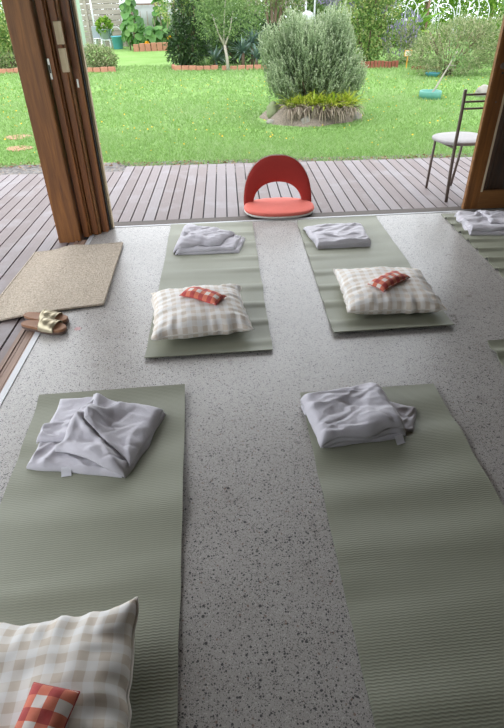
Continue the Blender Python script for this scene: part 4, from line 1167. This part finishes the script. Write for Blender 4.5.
shrub('back_hedge', (.55, 21.0, G), [(-.5, 0, .6, .8, .4, .65), (.4, 0, .75, .8, .4, .7), (1.1, 0, .6, .5, .35, .6)], 3000, .13, .05, M['dark'], 'dark green hedge behind the aloes and the thin forked tree', 'hedge')
# leaning young tree in a teal ring
yt = empty('young_tree', (4.46, 12.27, G)); tag(yt, 'young bare-stemmed tree leaning right out of the teal planter ring', 'tree')
m = MB(); m.tube([(-.06, 0, .02), (.06, 0, .22), (.16, .01, .42), (.26, .02, .60), (.33, .02, .76), (.42, .03, .92)], [.022, .020, .018, .016, .012, .007], 8)
m.tube([(.28, .02, .63), (.40, 0, .62), (.52, -.02, .60)], [.010, .007, .004], 6)
m.build('trunk', M['bark'], yt, smooth=True)
n = 130; P = np.stack([.40 + .26 * RNG.normal(size=n) * .6, .04 + .12 * RNG.normal(size=n), .80 + .14 * RNG.normal(size=n)], 1); leaf_mesh('foliage', P, RNG.normal(size=(n, 3)) + np.array([0, 0, -.3]), .11, .035, M['light'], yt)
pr_ = MB().lathe([(.20, 0), (.225, 0), (.235, .15), (.225, .16), (.205, .155), (.19, .06)], 28).build('planter_ring', M['greenp'], smooth=True, loc=(4.42, 12.27, G), rz=0); tag(pr_, 'teal plastic planter ring around the leaning young tree', 'planter')
bb = MB().lathe([(.10, 0), (.13, .01), (.20, .09), (.21, .10), (.19, .09), (.12, .03)], 24).build('bowl', M['bluep'], smooth=True, loc=(5.78, 16.75 - .6, G)); tag(bb, 'small bright blue bowl on the grass before the back edging', 'bowl')
sg = empty('garden_sign', (5.70, 18.35, G)); tag(sg, 'small pale placard on an orange stake in the back border', 'sign')
MB().box(-.015, .015, -.01, .01, 0, .42).build('stake', M['orange'], sg); MB().box(-.115, .115, -.018, -.010, .33, .50).build('frame', M['orange'], sg); o = MB().box(-.098, .098, -.024, -.018, .345, .485).build('placard', M['placard'], sg)

# white hoops
hp = [(6.55, 22.6, .48, 1.28), (7.35, 22.9, .55, 1.62), (7.75, 23.3, .50, 1.40), (8.55, 23.3, .45, 1.58), (8.2, 22.7, .40, 1.30), (9.35, 23.4, .42, 1.58), (9.95, 23.8, .42, 1.45), (7.0, 23.6, .50, 1.50)]
for k, (x, y, r, top) in enumerate(hp):
    top += .33
    pts = [(-r, 0, 0), (-r, 0, top - r)] + [(-r * math.cos(a), .02 * k * math.sin(a), top - r + r * math.sin(a)) for a in [PI * i / 16 for i in range(1, 16)]] + [(r, 0, top - r), (r, 0, 0)]
    o = MB().tube(pts, .016, 8).build('tunnel_hoop', M['white'], smooth=True, loc=(x, y, G))
    tag(o, 'white plastic arch of a bare garden tunnel above the back bushes', 'hoop', 'white tunnel hoops')
o = MB().tube([(7.6, 22.7, G), (7.58, 22.7, 2.2)], .04, 9).build('timber_stake', M['brownpost'], smooth=True); tag(o, 'thin brown stake standing among the white hoops', 'stake')

# white drum and poles behind the rosemary-like bush
o = MB().lathe([(.20, 0), (.21, .02), (.21, 1.36), (.19, 1.44), (.05, 1.50)], 24).build('white_drum', M['white'], smooth=True, loc=(3.02, 22.0, G)); tag(o, 'tall white drum showing above the rosemary-like bush', 'drum')
for x, lab in ((3.0, 'white pole right behind the tall white drum'), (3.32, 'white pole standing just right of the tall white drum')):
    o = MB().tube([(x, 22.35, G), (x, 22.35, 2.3)], .035, 9).build('white_pole', M['white'], smooth=True); tag(o, lab, 'pole', 'white poles')

# far left corner: tank, sleeper fence, seats, bins, trellis and squash
o = MB().lathe([(.50, 0), (.50, 2.3), (.46, 2.36), (.1, 2.44)] , 32).build('water_tank', M['tank'], smooth=False, loc=(-5.06, 20.35, G)); tag(o, 'pale green round tank just behind the folded doors', 'tank')
fn = empty('sleeper_fence', (-6.8, 31.6, G)); tag(fn, 'grey weathered fence of stacked horizontal timbers at the far left', 'fence')
m = MB()
for k in range(10): m.box(-2.6 + random.uniform(-.05, .05), 2.0 + random.uniform(-.06, .06), -.05 + random.uniform(-.01, .01), .05, k * .23, k * .23 + .215)
m.build('boards', M['fence'], fn, bevel=.01)
for x in (-2.2, 0, 1.75): MB().box(x - .06, x + .06, -.16, -.05, 0, 2.35).build('post', M['fence'], fn, bevel=.01)
pc = empty('plastic_chair', (-6.15, 30.4, G), math.radians(200)); tag(pc, 'pale plastic garden chair before the sleeper fence', 'chair')
MB().box(-.24, .24, -.22, .24, .40, .44).build('seat', M['white'], pc, bevel=.015)
MB().box(-.24, .24, -.27, -.22, .44, .92).build('backrest', M['greyp'], pc, bevel=.015)
for sx in (-.21, .21):
    for sy in (-.2, .2): MB().tube([(sx * 1.1, sy * 1.1, 0), (sx, sy, .41)], [.022, .028], 8).build('leg', M['white'], pc, smooth=True)
st = empty('stool', (-5.72, 30.0, G)); tag(st, 'white plastic stool under the grey tub', 'stool')
MB().box(-.24, .24, -.2, .2, .36, .40).build('seat', M['white'], st, bevel=.015)
for sx in (-.2, .2):
    for sy in (-.16, .16): MB().tube([(sx * 1.15, sy * 1.15, 0), (sx, sy, .37)], [.026, .034], 8).build('leg', M['white'], st, smooth=True)
o = MB().lathe([(.20, 0), (.22, .01), (.31, .40), (.33, .40), (.33, .43), (.30, .42), (.2, .1)], 24).build('tub', M['greyp'], smooth=True, loc=(-5.72, 30.0, G + .40)); tag(o, 'grey plastic tub standing on the white stool', 'tub')
o = empty('potted_plant', (-5.7, 30.0, G + .5)); tag(o, 'leafy green plant growing out of the grey tub', 'plant')
n = 300; P, d_ = crown_pts([(0, 0, .45, .32, .3, .28)], n); leaf_mesh('foliage', P, d_ + RNG.normal(size=(n, 3)) * .5, .2, .12, M['bright'], o)
bk = empty('blue_bin', (-5.15, 29.8, G)); tag(bk, 'blue plastic bin beside the white stool', 'bin')
MB().lathe([(.20, 0), (.22, .01), (.28, .50), (.30, .50), (.30, .54), (.26, .53), (.2, .1)], 24).build('body', M['bluep'], bk, smooth=True)
MB().tube([(-.28, 0, .50), (-.25, 0, .75), (-.1, 0, .90), (.1, 0, .90), (.25, 0, .75), (.28, 0, .50)], .016, 7).build('handle', M['white'], bk, smooth=True)
o = MB().tube([(-6.35, 30.9, G), (-6.42, 30.95, 2.6)], .045, 9).build('white_pole', M['white'], smooth=True); tag(o, 'white pole leaning on the sleeper fence at far left', 'pole', 'white poles')
tr = empty('trellis', (-3.3, 30.2, G)); tag(tr, 'brown timber trellis frame hung with white shade cloth', 'trellis')
for x in (-1.05, .1, 1.0, 1.75): MB().box(x - .035, x + .035, -.035, .035, 0, 2.7).build('post', M['brownpost'], tr)
for z in (1.75, 2.62): MB().box(-1.1, 1.85, -.03, .03, z, z + .06).build('rail', M['brownpost'], tr)
grid = grid_mesh(-1.5, 1.9, -.01, .01, 40, 1, lambda a, b_: 0)
vs = []; fs = []
for k in range(41):
    x = -1.6 + 3.6 * k / 40; yy = .12 + .03 * math.sin(k * .9)
    vs += [(x, yy, .5), (x, yy + .02 * math.sin(k * .7), 2.68)]
fs = [(2 * k, 2 * k + 2, 2 * k + 3, 2 * k + 1) for k in range(40)]
o = MB().add(vs, fs).build('shade_cloth', M['cloth'], tr, smooth=True); sm = o.modifiers.new('thick', 'SOLIDIFY'); sm.thickness = .006
rbd = brick_row('raised_bed', [(-4.15, 27.9), (-2.55, 28.1)], 'low red brick raised bed under the broad-leaved vine', .30, 'garden bed', bw=.24, dep=.2)
sq = empty('squash_vine', (-3.5, 28.7, G)); tag(sq, 'broad-leaved squash vine climbing the white trellis', 'plant')
def round_leaves(name, P, D, r, mat, parent):
    V = []; F = []; VR = []
    for p, d_, rr in zip(P, D, r):
        d_ = Vector(d_).normalized(); a = d_.cross(Vector((.2, .1, 1))).normalized(); b = d_.cross(a); c = len(V); p = Vector(p)
        V.append(p - d_ * rr * .25)
        for k in range(9):
            q_ = 2 * PI * k / 9; V.append(p + (a * math.cos(q_) + b * math.sin(q_)) * rr * (1 + .12 * math.cos(3 * q_)))
        v = random.random()
        for k in range(9): F.append((c, c + 1 + k, c + 1 + (k + 1) % 9)); VR.append(v)
    return np_mesh(name, np.array([tuple(v) for v in V]), np.array(F), mat, parent, var=np.array(VR))
n = 300; P, d_ = crown_pts([(0, 0, .5, 1.2, .45, .5), (-.7, .1, .9, .55, .4, .5), (.55, .8, 1.25, .35, .3, .8), (-.9, .6, 1.6, .35, .3, .7), (.9, .2, .35, .5, .4, .35)], n, .6)
round_leaves('leaves', P, d_ + np.array([0, -.7, .6]) + RNG.normal(size=(n, 3)) * .35, .10 + .10 * RNG.random(n), M['squash'], sq)
m = MB()
for k in range(7): m.tube([(-.9 + .3 * k, 0, 0), (-.9 + .3 * k, .2, .6), (-1.0 + .32 * k, .8, 1.5)], [.03, .02, .012], 6)
m.build('stems', M['barkb'], sq, smooth=True)
for dx, dz in ((-.15, .22), (1.05, .50), (-.02, .30)):
    n = 9; a = np.linspace(0, 2 * PI, n, endpoint=False); P = np.zeros((n, 3)) + np.array([dx, -.62, dz]); leaf_mesh('flower', P, np.stack([np.cos(a), -.6 + 0 * a, np.sin(a)], 1), .15, .10, M['yellow'], sq, var=np.ones(n))
# greenery that closes the garden
bk_rows = [(1.0, 33, 2.5, 'light', 'tall pale tree furthest back behind the thin forked tree'), (5.0, 34, 2.6, 'citrus', 'tall yellow-green tree furthest back above the lilac blossoming tree'), (9.0, 33, 2.6, 'bright', 'tall bright tree furthest back above the white hoops'), (14.0, 32, 2.8, 'citrus', 'tall yellow-green tree furthest back beyond the hoops at right'), (-15.5, 31, 2.8, 'light', 'tall pale tree at the far left end of the garden'),
           (-11, 26, 1.8, 'citrus', 'bushy yellow-green tree far left of the sleeper fence'), (-10.5, 33.5, 2.4, 'light', 'pale green tree behind the sleeper fence'), (-5.5, 35, 2.3, 'dark', 'dark tree behind the sleeper fence and trellis'), (-1.6, 32.5, 1.9, 'bright', 'bright green tree right of the white trellis'),
           (-.1, 25, 1.3, 'light', 'soft green tree behind the thin forked tree'), (2.6, 27, 1.7, 'light', 'soft green tree behind the tall white drum'), (5.6, 28, 1.9, 'citrus', 'yellow-green tree behind the lilac blossoming tree'),
           (9.2, 28, 2.0, 'bright', 'bright green tree behind the white hoops'), (12.5, 26, 2.1, 'bright', 'bright green tree right of the white hoops'), (10.2, 18.5, 1.4, 'light', 'pale green tree behind the wispy bush at far right'), (15.5, 22, 2.2, 'citrus', 'yellow-green tree at the far right of the garden'), (12.9, 14.5, 1.5, 'light', 'pale green tree beyond the glass door at right')]
for (x, y, r, mt, lab) in bk_rows:
    s_ = r / 1.9
    shrub('garden_tree', (x, y, G), [(0, 0, r * .75, r, r * .7, r * .8), (-.5 * r, 0, r * 1.3, .7 * r, .6 * r, .7 * r), (.5 * r, 0, r * 1.35, .75 * r, .6 * r, .7 * r), (0, 0, r * .3, 1.0 * r, .7 * r, .35 * r)], 4600, .21, .10, M[mt], lab, 'tree', group='trees at the back of the garden',
          trunk=[([(0, 0, 0), (.05, 0, r * .6), (-.05, 0, r * 1.4)], [.11 * s_, .09 * s_, .03])])
